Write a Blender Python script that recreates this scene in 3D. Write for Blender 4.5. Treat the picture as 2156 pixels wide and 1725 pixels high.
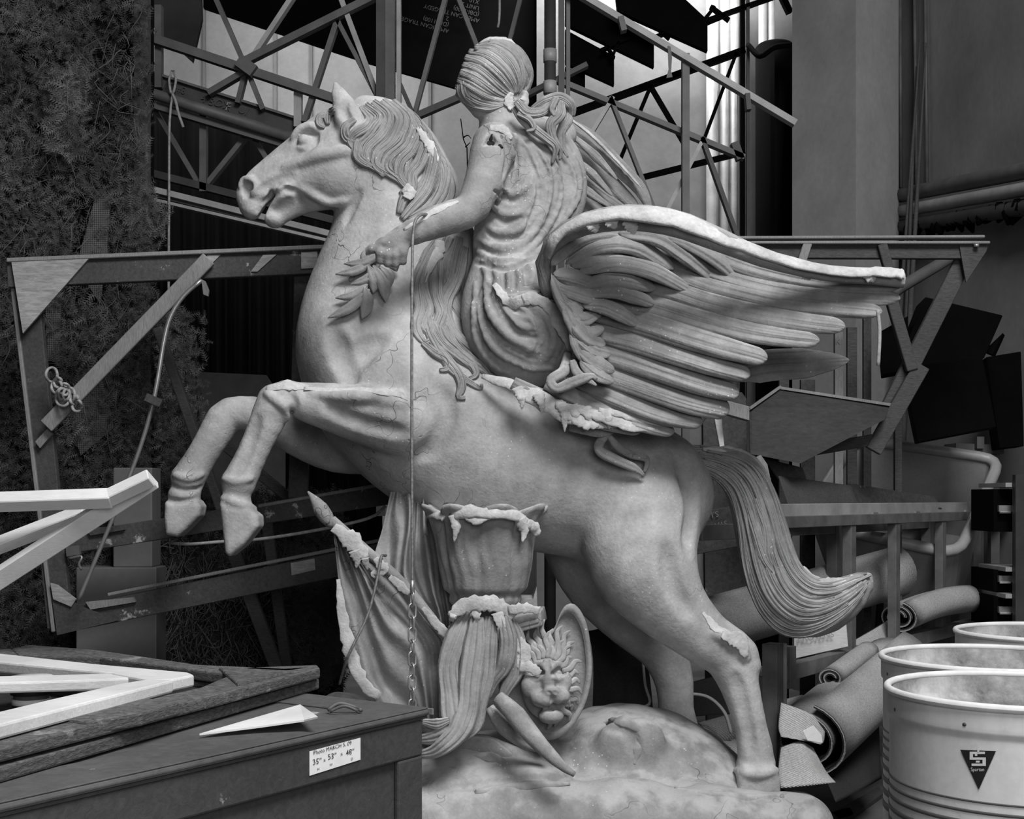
import bpy, bmesh, math, random
import numpy as np
from mathutils import Vector, Matrix, Euler

for o in list(bpy.data.objects):
    bpy.data.objects.remove(o, do_unlink=True)
scene = bpy.context.scene
COL = scene.collection
random.seed(4)
rng = np.random.default_rng(4)

# ---------------------------------------------------------------- camera
FPX, CX, HY, CH = 2700.0, 1078.0, 1050.0, 1.28     # focal length in px, image centre x, horizon row, camera height
cam_data = bpy.data.cameras.new('camera')
cam_data.sensor_width = 36.0
cam_data.lens = FPX / 2156.0 * 36.0
cam_data.shift_y = (HY - 862.5) / 2156.0
cam_data.clip_start = 0.05
cam = bpy.data.objects.new('camera', cam_data)
COL.objects.link(cam)
cam.location = (0, 0, CH)
cam.rotation_euler = (math.pi / 2, 0, 0)
scene.camera = cam

# ---------------------------------------------------------------- world, lights, exposure
scene.view_settings.view_transform = 'Standard'
scene.view_settings.look = 'None'
scene.view_settings.gamma = 1.0
scene.view_settings.use_curve_mapping = False
scene.view_settings.exposure = 0.0
world = bpy.data.worlds.new('world')
scene.world = world
world.use_nodes = True
world.node_tree.nodes['Background'].inputs[0].default_value = (0.8, 0.8, 0.8, 1)
world.node_tree.nodes['Background'].inputs[1].default_value = 0.012


def area(name, loc, target, sx, sy, power, spread=180):
    d = bpy.data.lights.new(name, 'AREA')
    d.shape = 'RECTANGLE'
    d.size, d.size_y = sx, sy
    d.energy = power
    d.spread = math.radians(spread)
    o = bpy.data.objects.new(name, d)
    COL.objects.link(o)
    o.location = loc
    o.rotation_euler = (Vector(target) - Vector(loc)).to_track_quat('-Z', 'Y').to_euler()
    return o


area('skylight_front', (1.5, 0.5, 6.0), (0.0, 4.6, 1.2), 2.6, 2.0, 455)
area('doorway_daylight', (1.1, -2.2, 2.5), (0.2, 4.6, 0.9), 2.6, 2.2, 90)
area('skylight_back_left', (-2.6, 11.0, 6.2), (-2.6, 13.0, 4.2), 4.0, 1.0, 120)
area('skylight_back_right', (0.9, 9.9, 6.3), (0.95, 10.4, 5.0), 1.5, 0.3, 85, 120)


# ---------------------------------------------------------------- helpers: pixels and curves
def P(px, py, Y):
    return np.array([(px - CX) * Y / FPX, Y, CH - (py - HY) * Y / FPX])


def PV(px, py, Y):
    return Vector(P(px, py, Y))


def on_plane(px, py, p0, n):
    """point where the sight line of a pixel meets the plane through p0 with normal n"""
    d = np.array([(px - CX) / FPX, 1.0, -(py - HY) / FPX])
    c = np.array([0, 0, CH])
    t = np.dot(np.array(p0) - c, n) / np.dot(d, n)
    return c + d * t


def on_z(px, py, z):
    Y = FPX * (CH - z) / (py - HY)
    return P(px, py, Y)


def catmull(pts, n):
    """resample a control polyline (any dimension) to n points along a centripetal-like spline"""
    p = np.array(pts, float)
    if len(p) < 3:
        t = np.linspace(0, 1, n)[:, None]
        return p[0] * (1 - t) + p[-1] * t
    q = np.vstack([2 * p[0] - p[1], p, 2 * p[-1] - p[-2]])
    seg = np.linalg.norm(np.diff(p[:, :3] if p.shape[1] > 3 else p, axis=0), axis=1) + 1e-9
    cum = np.concatenate([[0], np.cumsum(seg)])
    s = np.linspace(0, cum[-1], n)
    i = np.clip(np.searchsorted(cum, s, 'right') - 1, 0, len(p) - 2)
    t = ((s - cum[i]) / seg[i])[:, None]
    a, b, c, d = q[i], q[i + 1], q[i + 2], q[i + 3]
    return 0.5 * ((2 * b) + (c - a) * t + (2 * a - 5 * b + 4 * c - d) * t * t + (3 * b - a - 3 * c + d) * t ** 3)


# ---------------------------------------------------------------- helpers: objects
def put(o, label=None, cat=None, group=None, kind=None):
    if label: o['label'] = label
    if cat: o['category'] = cat
    if group: o['group'] = group
    if kind: o['kind'] = kind
    return o


WLOC = {}


def thing(name, label, cat, loc=(0, 0, 0), group=None):
    o = bpy.data.objects.new(name, None)
    o.empty_display_size = 0.1
    COL.objects.link(o)
    o.location = loc
    WLOC[o.name] = np.array(loc, float)
    return put(o, label, cat, group)


def mesh(name, V, F, mat, parent=None, smooth=True, label=None, cat=None, group=None, kind=None, origin=None, uv=None):
    """V are world coordinates; the origin goes to the parent's origin or to the base of the mesh"""
    V = np.asarray(V, float).reshape(-1, 3)
    if parent is not None:
        org = WLOC[parent.name]
    elif origin is not None:
        org = np.array(origin, float)
    else:
        lo, hi = V.min(0), V.max(0)
        org = np.array([(lo[0] + hi[0]) / 2, (lo[1] + hi[1]) / 2, lo[2]])
    me = bpy.data.meshes.new(name)
    me.from_pydata((V - org).tolist(), [], F.tolist() if hasattr(F, 'tolist') else F)
    if uv is not None:
        me.uv_layers.new(name='UVMap').data.foreach_set('uv', [c for l in me.loops for c in uv[l.vertex_index]])
    me.polygons.foreach_set('use_smooth', [smooth] * len(me.polygons))
    me.materials.append(mat)
    o = bpy.data.objects.new(name, me)
    COL.objects.link(o)
    WLOC[o.name] = org.copy()
    if parent is not None:
        o.parent = parent
    else:
        o.location = org
    return put(o, label, cat, group, kind)


class MB:
    """collects boxes, tubes and prisms for ONE mesh"""
    def __init__(s):
        s.V, s.F, s.n = [], [], 0

    def add(s, V, F):
        V = np.asarray(V, float).reshape(-1, 3)
        s.V.append(V)
        s.F += [[i + s.n for i in f] for f in F]
        s.n += len(V)
        return s

    def beam(s, a, b, w, t, n=(0, -1, 0), ext=0.0):
        """straight timber from a to b: width w across, thickness t along n (towards the viewer by default)"""
        a, b, n = np.array(a, float), np.array(b, float), np.array(n, float)
        T = (b - a) / np.linalg.norm(b - a)
        a, b = a - T * ext, b + T * ext
        n = n - T * np.dot(n, T)
        n /= np.linalg.norm(n)
        B = np.cross(T, n)
        V = []
        for e in (a, b):
            for u, v in ((-1, -1), (1, -1), (1, 1), (-1, 1)):
                V.append(e + B * w / 2 * u + n * t / 2 * v)
        return s.add(V, [[0, 1, 2, 3], [7, 6, 5, 4], [0, 4, 5, 1], [1, 5, 6, 2], [2, 6, 7, 3], [3, 7, 4, 0]])

    def tube(s, path, r, n=None, seg=8, cap=True):
        p = np.array(path, float)
        if n:
            p = catmull(p, n)
        m = len(p)
        R = np.full(m, r) if np.isscalar(r) else np.interp(np.linspace(0, 1, m), np.linspace(0, 1, len(r)), r)
        T = np.gradient(p, axis=0)
        T /= np.linalg.norm(T, axis=1)[:, None] + 1e-12
        ref = np.array([0, 0, 1.0]) if abs(T[0][2]) < .9 else np.array([1.0, 0, 0])
        N = np.cross(T[0], ref); N /= np.linalg.norm(N)
        V = []
        for i in range(m):
            N = N - T[i] * np.dot(N, T[i]); N /= np.linalg.norm(N)
            B = np.cross(T[i], N)
            for k in range(seg):
                a = 2 * math.pi * k / seg
                V.append(p[i] + R[i] * (math.cos(a) * N + math.sin(a) * B))
        F = [[i * seg + k, i * seg + (k + 1) % seg, (i + 1) * seg + (k + 1) % seg, (i + 1) * seg + k]
             for i in range(m - 1) for k in range(seg)]
        if cap:
            F += [list(range(seg))[::-1], [(m - 1) * seg + k for k in range(seg)]]
        return s.add(V, F)

    def prism(s, pts, off):
        """polygon of 3-D points, extruded by the vector off"""
        p = np.array(pts, float); off = np.array(off, float)
        n = len(p)
        return s.add(np.vstack([p, p + off]), [list(range(n))[::-1], [n + i for i in range(n)]] +
                     [[i, (i + 1) % n, n + (i + 1) % n, n + i] for i in range(n)])

    def lathe(s, prof, c=(0, 0, 0), seg=32, close=False):
        prof = np.array(prof, float)
        m = len(prof)
        V = [(c[0] + r * math.cos(2 * math.pi * k / seg), c[1] + r * math.sin(2 * math.pi * k / seg), c[2] + z)
             for r, z in prof for k in range(seg)]
        F = [[i * seg + k, i * seg + (k + 1) % seg, (i + 1) * seg + (k + 1) % seg, (i + 1) * seg + k]
             for i in range(m - 1) for k in range(seg)]
        return s.add(V, F)

    def build(s, name, mat, parent=None, smooth=False, **kw):
        return mesh(name, np.vstack(s.V), s.F, mat, parent, smooth, **kw)


def bevel(o, w=0.004, seg=2):
    m = o.modifiers.new('bevel', 'BEVEL')
    m.width, m.segments, m.limit_method = w, seg, 'ANGLE'
    return o


# ---------------------------------------------------------------- helpers: implicit sculpting
class Field:
    """signed distance grid; shapes are blended in and the skin is taken off with surface nets"""
    def __init__(s, lo, hi, h):
        s.lo, s.h = np.array(lo, float), h
        s.n = np.ceil((np.array(hi) - s.lo) / h).astype(int) + 1
        s.f = np.full(s.n, 1.0, np.float32)

    def sub(s, lo, hi):
        i0 = np.clip(np.floor((lo - s.lo) / s.h).astype(int), 0, s.n - 1)
        i1 = np.clip(np.ceil((hi - s.lo) / s.h).astype(int) + 1, 0, s.n)
        if np.any(i1 <= i0):
            return None, None
        sl = tuple(slice(a, b) for a, b in zip(i0, i1))
        X = [(s.lo[k] + s.h * np.arange(i0[k], i1[k])).astype(np.float32) for k in range(3)]
        return sl, (X[0][:, None, None], X[1][None, :, None], X[2][None, None, :])

    def merge(s, sl, d, k, op):
        f = s.f[sl]
        if op == 'u':
            h = np.maximum(k - np.abs(f - d), 0) / max(k, 1e-6)
            s.f[sl] = np.minimum(f, d) - h * h * k * .25
        else:
            h = np.maximum(k - np.abs(f + d), 0) / max(k, 1e-6)
            s.f[sl] = np.maximum(f, -d) + h * h * k * .25

    def cap(s, a, b, ra, rb, k=.03, sy=1.0, op='u'):
        a, b = np.array(a, float), np.array(b, float)
        m = max(ra, rb) * np.array([1, max(sy, 1e-3), 1]) + k + 3 * s.h
        sl, X = s.sub(np.minimum(a, b) - m, np.maximum(a, b) + m)
        if sl is None:
            return
        A, D = a.copy(), b - a
        D[1] /= sy
        x, y, z = X[0] - A[0], (X[1] - A[1]) / sy, X[2] - A[2]
        L = float(np.dot(D, D)) + 1e-9
        t = np.clip((x * D[0] + y * D[1] + z * D[2]) / L, 0, 1)
        d = np.sqrt((x - t * D[0]) ** 2 + (y - t * D[1]) ** 2 + (z - t * D[2]) ** 2) - (ra + (rb - ra) * t)
        s.merge(sl, (d * min(1, sy)).astype(np.float32), k, op)

    def ell(s, c, r, k=.03, op='u', rot=0.0):
        """ellipsoid; rot turns it in the picture plane (radians, counter-clockwise seen from the camera)"""
        c, r = np.array(c, float), np.array(r, float)
        m = max(r) + k + 3 * s.h
        sl, X = s.sub(c - m, c + m)
        if sl is None:
            return
        x, y, z = X[0] - c[0], X[1] - c[1], X[2] - c[2]
        if rot:
            cr, sr = math.cos(rot), math.sin(rot)
            x, z = x * cr + z * sr, -x * sr + z * cr
        q = np.sqrt((x / r[0]) ** 2 + (y / r[1]) ** 2 + (z / r[2]) ** 2)
        g = np.sqrt((x / r[0] ** 2) ** 2 + (y / r[1] ** 2) ** 2 + (z / r[2] ** 2) ** 2) + 1e-6
        s.merge(sl, (q * (q - 1) / g).astype(np.float32), k, op)

    def poly(s, pts, Y, hy, k=.01, rnd=.006, op='u'):
        """block with a traced outline (px at depth Y), half depth hy, rounded edges"""
        q = np.array([P(a, b, Y) for a, b in pts])[:, [0, 2]]
        lo = np.array([q[:, 0].min(), Y - hy, q[:, 1].min()]) - k - 4 * s.h
        hi = np.array([q[:, 0].max(), Y + hy, q[:, 1].max()]) + k + 4 * s.h
        sl, X = s.sub(lo, hi)
        if sl is None:
            return
        x, z = X[0][:, 0, :], X[2][0, 0, :][None, :]
        d = np.full((x.shape[0], z.shape[1]), 1e9); ins = np.zeros(d.shape, bool)
        for i in range(len(q)):
            a, b = q[i], q[i - 1]
            e = b - a
            t = np.clip(((x - a[0]) * e[0] + (z - a[1]) * e[1]) / (e @ e + 1e-12), 0, 1)
            d = np.minimum(d, np.hypot(x - a[0] - t * e[0], z - a[1] - t * e[1]))
            c = ((a[1] > z) != (b[1] > z)) & (x < (b[0] - a[0]) * (z - a[1]) / (b[1] - a[1] + 1e-12) + a[0])
            ins ^= c
        d2 = (np.where(ins, -d, d) + rnd)[:, None, :]
        dy = np.abs(X[1] - Y) - hy + rnd
        dd = np.minimum(np.maximum(d2, dy), 0) + np.hypot(np.maximum(d2, 0), np.maximum(dy, 0)) - rnd
        s.merge(sl, dd.astype(np.float32), k, op)

    def chain(s, pts, k=.03, sy=1.0, op='u', step=.05):
        """pts: (px, py, Y, radius in px)"""
        w = np.array([list(P(a, b, Y)) + [r * Y / FPX] for a, b, Y, r in pts])
        L = np.linalg.norm(np.diff(w[:, :3], axis=0), axis=1).sum()
        c = catmull(w, max(len(pts), int(L / step) + 2)) if len(pts) > 2 else w
        for i in range(len(c) - 1):
            s.cap(c[i, :3], c[i + 1, :3], max(c[i, 3], .001), max(c[i + 1, 3], .001), k, sy, op)

    def sample(s, p):
        q = (p - s.lo) / s.h
        i = np.clip(np.round(q).astype(int), 0, s.n - 1)
        return s.f[i[..., 0], i[..., 1], i[..., 2]]

    def hit(s, px, py, default=None):
        """depth Y at which the sight line of a pixel first meets the surface"""
        Y = np.arange(s.lo[1], s.lo[1] + s.h * s.n[1], s.h * .5)
        p = np.stack([(px - CX) * Y / FPX, Y, CH - (py - HY) * Y / FPX], -1)
        inside = s.sample(p) < 0
        lo, hi = s.lo, s.lo + s.h * (s.n - 1)
        inside &= np.all((p >= lo) & (p <= hi), axis=1)
        w = np.nonzero(inside)[0]
        return Y[w[0]] if len(w) else default

    def ys(s, pts, lift=0.0, default=4.5):
        out = [s.hit(a, b) for a, b in pts]
        good = [i for i, v in enumerate(out) if v is not None]
        if not good:
            return [default] * len(pts)
        return [float(np.interp(i, good, [out[g] for g in good])) - lift for i in range(len(pts))]

    def ridge(s, pts, r, k=.02, lift=0.0, op='u', step=.02, n=None):
        """fold or groove along a traced line lying on the surface; r is one radius or (start, middle, end) in px"""
        q = catmull(pts, n or max(6, len(pts) * 3))
        Y = np.array(s.ys(q, lift))
        Y = np.convolve(np.pad(Y, 1, 'edge'), [.25, .5, .25], 'valid')
        R = np.full(len(q), r) if np.isscalar(r) else np.interp(np.linspace(0, 1, len(q)), np.linspace(0, 1, len(r)), r)
        for i in range(len(q) - 1):
            s.cap(P(q[i, 0], q[i, 1], Y[i]), P(q[i + 1, 0], q[i + 1, 1], Y[i + 1]),
                  R[i] * Y[i] / FPX, R[i + 1] * Y[i + 1] / FPX, k, 1.0, op)

    def skin(s, smooth=2):
        f = s.f
        neg = f < 0
        c = np.zeros(np.array(f.shape) - 1, np.int8)
        def cs(d):
            return tuple(slice(d[k], f.shape[k] - 1 + d[k]) for k in range(3))
        cor = [(i, j, k) for i in (0, 1) for j in (0, 1) for k in (0, 1)]
        for d in cor:
            c += neg[cs(d)]
        act = (c > 0) & (c < 8)
        idx = np.full(act.shape, -1, np.int64)
        base = np.argwhere(act)
        idx[act] = np.arange(len(base))
        acc = np.zeros((len(base), 3)); cnt = np.zeros(len(base))
        fv = {d: f[cs(d)][act] for d in cor}
        for d in cor:
            for ax in range(3):
                if d[ax] == 0:
                    e = list(d); e[ax] = 1; e = tuple(e)
                    fa, fb = fv[d], fv[e]
                    m = (fa < 0) != (fb < 0)
                    t = fa[m] / (fa[m] - fb[m])
                    q = np.tile(np.array(d, float), (m.sum(), 1)); q[:, ax] += t
                    acc[m] += q; cnt[m] += 1
        V = (base + acc / cnt[:, None]) * s.h + s.lo
        Fs = []
        for ax in range(3):
            u, v = (ax + 1) % 3, (ax + 2) % 3
            a = [slice(None)] * 3; b = [slice(None)] * 3
            a[ax], b[ax] = slice(0, -1), slice(1, None)
            for w in (u, v):
                a[w] = b[w] = slice(1, -1)
            na, nb = neg[tuple(a)], neg[tuple(b)]
            e = np.argwhere(na != nb)
            sg = na[na != nb]
            o = e.copy(); o[:, u] += 1; o[:, v] += 1
            def g(du, dv):
                q = o.copy(); q[:, u] -= du; q[:, v] -= dv
                return idx[q[:, 0], q[:, 1], q[:, 2]]
            quad = np.stack([g(1, 1), g(0, 1), g(0, 0), g(1, 0)], 1)
            quad[~sg] = quad[~sg][:, ::-1]
            Fs.append(quad)
        Fq = np.vstack(Fs)
        Fq = Fq[(Fq >= 0).all(1)]
        for _ in range(smooth):
            S = np.zeros_like(V); N = np.zeros(len(V))
            for k in range(4):
                i, j = Fq[:, k], Fq[:, (k + 1) % 4]
                for ax in range(3):
                    S[:, ax] += np.bincount(i, V[j, ax], len(V)) + np.bincount(j, V[i, ax], len(V))
                N += np.bincount(i, minlength=len(V)) + np.bincount(j, minlength=len(V))
            N = np.maximum(N, 1)
            V = V * .5 + .5 * S / N[:, None]
        return V, Fq


def quick_mesh(name, V, Fq, mat, parent, **kw):
    """large quad mesh, linked fast"""
    org = WLOC[parent.name]
    me = bpy.data.meshes.new(name)
    me.vertices.add(len(V)); me.vertices.foreach_set('co', (V - org).astype(np.float32).ravel())
    me.loops.add(Fq.size); me.loops.foreach_set('vertex_index', Fq.astype(np.int32).ravel())
    me.polygons.add(len(Fq)); me.polygons.foreach_set('loop_start', np.arange(0, Fq.size, 4, dtype=np.int32))
    me.update(calc_edges=True)
    me.polygons.foreach_set('use_smooth', np.ones(len(Fq), bool))
    me.materials.append(mat)
    o = bpy.data.objects.new(name, me)
    COL.objects.link(o); o.parent = parent
    WLOC[o.name] = org.copy()
    return put(o, **kw)


def ribbon(path, W, T, front=(0, -1, 0), ridges=0, depth=.25, n=None, seg=14, rough=0.0, lens=1.0):
    """swept lock / feather / leaf: lens-shaped section with grooves along it; returns verts, faces, uv (metres).
    path (m,3), W half width and T half thickness per point (metres), front = side that carries the ridges"""
    p = catmull(path, n) if n else np.array(path, float)
    m = len(p)
    t = np.linspace(0, 1, m)
    W = np.interp(t, np.linspace(0, 1, len(W)), W) if not np.isscalar(W) else np.full(m, W)
    T = np.interp(t, np.linspace(0, 1, len(T)), T) if not np.isscalar(T) else np.full(m, T)
    tg = np.gradient(p, axis=0); tg /= np.linalg.norm(tg, axis=1)[:, None] + 1e-12
    fr = np.array(front, float)
    if fr.ndim == 1:
        fr = np.tile(fr, (m, 1))
    ln = np.concatenate([[0], np.cumsum(np.linalg.norm(np.diff(p, axis=0), axis=1))])
    off = rng.uniform(0, 9)
    ja, jb, jn = (rng.uniform(-1, 1, m) * rough for _ in range(3)) if rough else (np.zeros(m),) * 3
    V, UV = [], []
    for i in range(m):
        N = fr[i] - tg[i] * np.dot(fr[i], tg[i])
        N /= np.linalg.norm(N) + 1e-9
        B = np.cross(tg[i], N)
        for k in range(seg):
            a = 2 * math.pi * k / seg
            u, v = math.cos(a), math.sin(a)
            g = 1.0
            if ridges and v > -.2:
                g = 1 - depth * (0.5 + 0.5 * math.cos(math.pi * ridges * (u + 1)))
            w = W[i] * (1 + (ja[i] if u > 0 else jb[i]) * abs(u))
            V.append(p[i] + B * w * u + N * T[i] * v * g * lens * (1 + jn[i] * .5))
            UV.append((u * W[i] + off, ln[i]))
    F = [[i * seg + k, (i + 1) * seg + k, (i + 1) * seg + (k + 1) % seg, i * seg + (k + 1) % seg]
         for i in range(m - 1) for k in range(seg)]
    F += [list(range(seg)), [(m - 1) * seg + k for k in range(seg)][::-1]]
    return np.array(V), F, UV


# ---------------------------------------------------------------- materials
class NT:
    def __init__(s, name):
        s.m = bpy.data.materials.new(name); s.m.use_nodes = True
        s.t = s.m.node_tree; s.b = s.t.nodes['Principled BSDF']
        s.co = s.n('ShaderNodeTexCoord').outputs['Object']

    def n(s, typ, **kw):
        nd = s.t.nodes.new(typ)
        for k, v in kw.items():
            setattr(nd, k, v)
        return nd

    def link(s, a, b):
        s.t.links.new(a, b)

    def mapped(s, scale):
        mp = s.n('ShaderNodeMapping'); mp.inputs['Scale'].default_value = scale
        s.link(s.co, mp.inputs[0]); return mp.outputs[0]

    def noise(s, scale, detail=4, vec=None, rough=.55, dist=0):
        nd = s.n('ShaderNodeTexNoise')
        nd.inputs['Scale'].default_value = scale; nd.inputs['Detail'].default_value = detail
        nd.inputs['Roughness'].default_value = rough; nd.inputs['Distortion'].default_value = dist
        s.link(vec or s.co, nd.inputs['Vector']); return nd.outputs['Fac']

    def ramp(s, fac, a, b, ca=0.0, cb=1.0):
        r = s.n('ShaderNodeMapRange'); r.inputs[1].default_value = a; r.inputs[2].default_value = b
        r.inputs[3].default_value = ca; r.inputs[4].default_value = cb
        r.clamp = True
        s.link(fac, r.inputs[0]); return r.outputs[0]

    def math(s, op, a, b):
        nd = s.n('ShaderNodeMath', operation=op)
        for i, v in enumerate((a, b)):
            if isinstance(v, (int, float)): nd.inputs[i].default_value = v
            else: s.link(v, nd.inputs[i])
        return nd.outputs[0]

    def mix(s, fac, a, b):
        nd = s.n('ShaderNodeMix'); nd.data_type = 'FLOAT'
        for i, v in ((0, fac), (2, a), (3, b)):
            if isinstance(v, (int, float)): nd.inputs[i].default_value = v
            else: s.link(v, nd.inputs[i])
        return nd.outputs[0]

    def done(s, val, rough=.8, bump=None, strength=.3, dist=.01, metal=0, spec=.3):
        cc = s.n('ShaderNodeCombineColor')
        for i in range(3):
            if isinstance(val, (int, float)): cc.inputs[i].default_value = val
            else: s.link(val, cc.inputs[i])
        s.link(cc.outputs[0], s.b.inputs['Base Color'])
        if isinstance(rough, (int, float)): s.b.inputs['Roughness'].default_value = rough
        else: s.link(rough, s.b.inputs['Roughness'])
        s.b.inputs['Metallic'].default_value = metal
        s.b.inputs['Specular IOR Level'].default_value = spec
        if bump is not None:
            bp = s.n('ShaderNodeBump'); bp.inputs['Strength'].default_value = strength
            bp.inputs['Distance'].default_value = dist
            s.link(bump, bp.inputs['Height']); s.link(bp.outputs[0], s.b.inputs['Normal'])
        return s.m


def mat_plaster(name, base=.36, top_pale=.25, crack=True, strands=None):
    s = NT(name)
    big = s.noise(3.0, 5); mid = s.noise(14, 6); fine = s.noise(90, 4)
    v = s.math('MULTIPLY', s.ramp(big, .3, .7, base * .72, base * 1.2), s.ramp(mid, .3, .7, .8, 1.14))
    v = s.math('MULTIPLY', v, s.ramp(fine, .35, .7, .92, 1.06))
    # paler tone on faces that point up, broken up by blotches
    g = s.n('ShaderNodeNewGeometry'); sp = s.n('ShaderNodeSeparateXYZ'); s.link(g.outputs['Normal'], sp.inputs[0])
    up = s.ramp(s.math('ADD', sp.outputs[2], s.ramp(mid, .3, .7, -.35, .3)), .55, .9, 0, top_pale)
    v = s.mix(up, v, .66)
    # paint spatter
    vo = s.n('ShaderNodeTexVoronoi'); vo.inputs['Scale'].default_value = 55; s.link(s.co, vo.inputs['Vector'])
    dots = s.math('MULTIPLY', s.ramp(vo.outputs['Distance'], .10, .16, 1, 0), s.ramp(s.noise(5, 2), .52, .62, 0, .8))
    v = s.mix(dots, v, .7)
    hgt = s.math('ADD', s.math('MULTIPLY', s.noise(22, 6, s.co, .6), .7), s.math('MULTIPLY', fine, .3))
    if strands:
        tc = s.n('ShaderNodeTexCoord'); mp = s.n('ShaderNodeMapping'); mp.inputs['Scale'].default_value = (strands, strands * .03, 1)
        s.link(tc.outputs['UV'], mp.inputs[0])
        st = s.noise(1.0, 2, mp.outputs[0], .5)
        hgt = s.math('ADD', s.math('MULTIPLY', hgt, .45), s.math('MULTIPLY', st, 1.5))
    if crack:
        vc = s.n('ShaderNodeTexVoronoi', feature='DISTANCE_TO_EDGE'); vc.inputs['Scale'].default_value = 4.2
        mx = s.n('ShaderNodeVectorMath', operation='ADD'); nz = s.n('ShaderNodeTexNoise'); nz.inputs['Scale'].default_value = 9
        s.link(s.co, nz.inputs['Vector']); s.link(s.co, mx.inputs[0])
        sc = s.n('ShaderNodeVectorMath', operation='SCALE'); sc.inputs['Scale'].default_value = .35
        s.link(nz.outputs['Color'], sc.inputs[0]); s.link(sc.outputs[0], mx.inputs[1]); s.link(mx.outputs[0], vc.inputs['Vector'])
        ck = s.math('MULTIPLY', s.ramp(vc.outputs['Distance'], .0, .008, 1, 0), s.ramp(s.noise(2.3, 2), .56, .64, 0, .8))
        v = s.mix(ck, v, .06)
        hgt = s.math('SUBTRACT', hgt, s.math('MULTIPLY', ck, .8))
    return s.done(v, .78, hgt, .8 if strands else .5, .014 if strands else .010)


def mat_crust(name):
    s = NT(name)
    a = s.noise(12, 6); f = s.noise(70, 5)
    v = s.math('MULTIPLY', s.ramp(a, .3, .7, .40, .66), s.ramp(f, .3, .7, .82, 1.05))
    return s.done(v, .9, s.math('ADD', f, a), .55, .006)


def mat_wood(name, base=.3, var=.3, scale=(2, 2, 30), rough=.75, chips=0.0, chip=.6, grain=18, bump=.4):
    s = NT(name)
    gr = s.noise(grain, 6, s.mapped(scale), .65, .6)
    bl = s.noise(3.5, 4)
    v = s.math('MULTIPLY', s.ramp(gr, .3, .7, base * (1 - var), base * (1 + var)), s.ramp(bl, .3, .7, .8, 1.15))
    if chips:
        c = s.ramp(s.noise(7, 7, None, .7), .66 - chips, .70 - chips, 0, 1)
        v = s.mix(c, v, chip)
    return s.done(v, rough, gr, bump, .006)


def mat_flat(name, base, rough=.6, var=.12, scale=6, bump=.1, metal=0, spec=.4):
    s = NT(name)
    a = s.noise(scale, 6); f = s.noise(scale * 12, 4)
    v = s.math('MULTIPLY', s.ramp(a, .3, .7, base * (1 - var), base * (1 + var)), s.ramp(f, .3, .7, .94, 1.05))
    return s.done(v, rough, f, bump, .004, metal, spec)


M = {}
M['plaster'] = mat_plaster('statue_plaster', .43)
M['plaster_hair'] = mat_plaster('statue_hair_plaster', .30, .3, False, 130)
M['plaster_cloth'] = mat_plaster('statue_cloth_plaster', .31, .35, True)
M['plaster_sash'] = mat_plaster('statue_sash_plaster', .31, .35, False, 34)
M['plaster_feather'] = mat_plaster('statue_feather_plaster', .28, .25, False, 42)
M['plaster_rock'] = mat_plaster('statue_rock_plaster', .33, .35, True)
M['crust'] = mat_crust('white_crust')
M['hole'] = mat_flat('dark_hole', .015, .9)
# ================================================================ the setting
M['concrete'] = mat_flat('concrete_wall', .20, .9, .22, 1.6, .25)
M['concrete_light'] = mat_flat('concrete_pillar', .30, .9, .16, 2.0, .25)
M['floor'] = mat_flat('workshop_floor', .10, .85, .3, 3, .3)
M['steel_dark'] = mat_flat('dark_painted_steel', .035, .55, .3, 8, .1)
M['steel'] = mat_flat('grey_painted_steel', .09, .55, .25, 8, .1)
M['steel_light'] = mat_flat('pale_painted_steel', .30, .5, .2, 8, .1)
M['galv'] = mat_flat('galvanised_steel', .45, .35, .2, 14, .05, .7)
M['black'] = mat_flat('black_paint', .0025, .9, .3, 5, .1, 0, .05)
M['blackwood'] = mat_wood('black_stained_wood', .02, .4)
M['wood_dark'] = mat_wood('dark_painted_wood', .055, .35, (3, 3, 3), chips=.03, chip=.25)
M['wood_stain'] = mat_wood('stained_wood', .06, .4, (2, 12, 12))
M['wood_mid'] = mat_wood('bare_timber', .22, .25, (12, 12, 2))
M['wood_pale'] = mat_wood('pale_timber', .62, .12, (2, 10, 10), bump=.15)
M['wood_white'] = mat_wood('whitewashed_timber', .66, .06, (2, 10, 10), bump=.1)
M['wood_old'] = mat_wood('weathered_timber', .11, .6, (4, 4, 14), .85, .03, .26, 20, 1.0)
M['ply'] = mat_wood('plywood', .30, .35, (2, 2, 9), grain=9)
M['ply_dark'] = mat_wood('dark_plywood', .042, .25, (3, 3, 8), grain=9)
M['rope'] = mat_flat('rope', .32, .9, .3, 40, .4)
M['wire'] = mat_flat('wire_rope', .22, .5, .4, 90, .4, .4)

mesh('floor', [(-9, -6, 0), (9, -6, 0), (9, 16, 0), (-9, 16, 0)], [[0, 1, 2, 3]], M['floor'], kind='structure', smooth=False)


def slab(name, pts, off, mat, **kw):
    return MB().prism(pts, off).build(name, mat, **kw)


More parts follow.
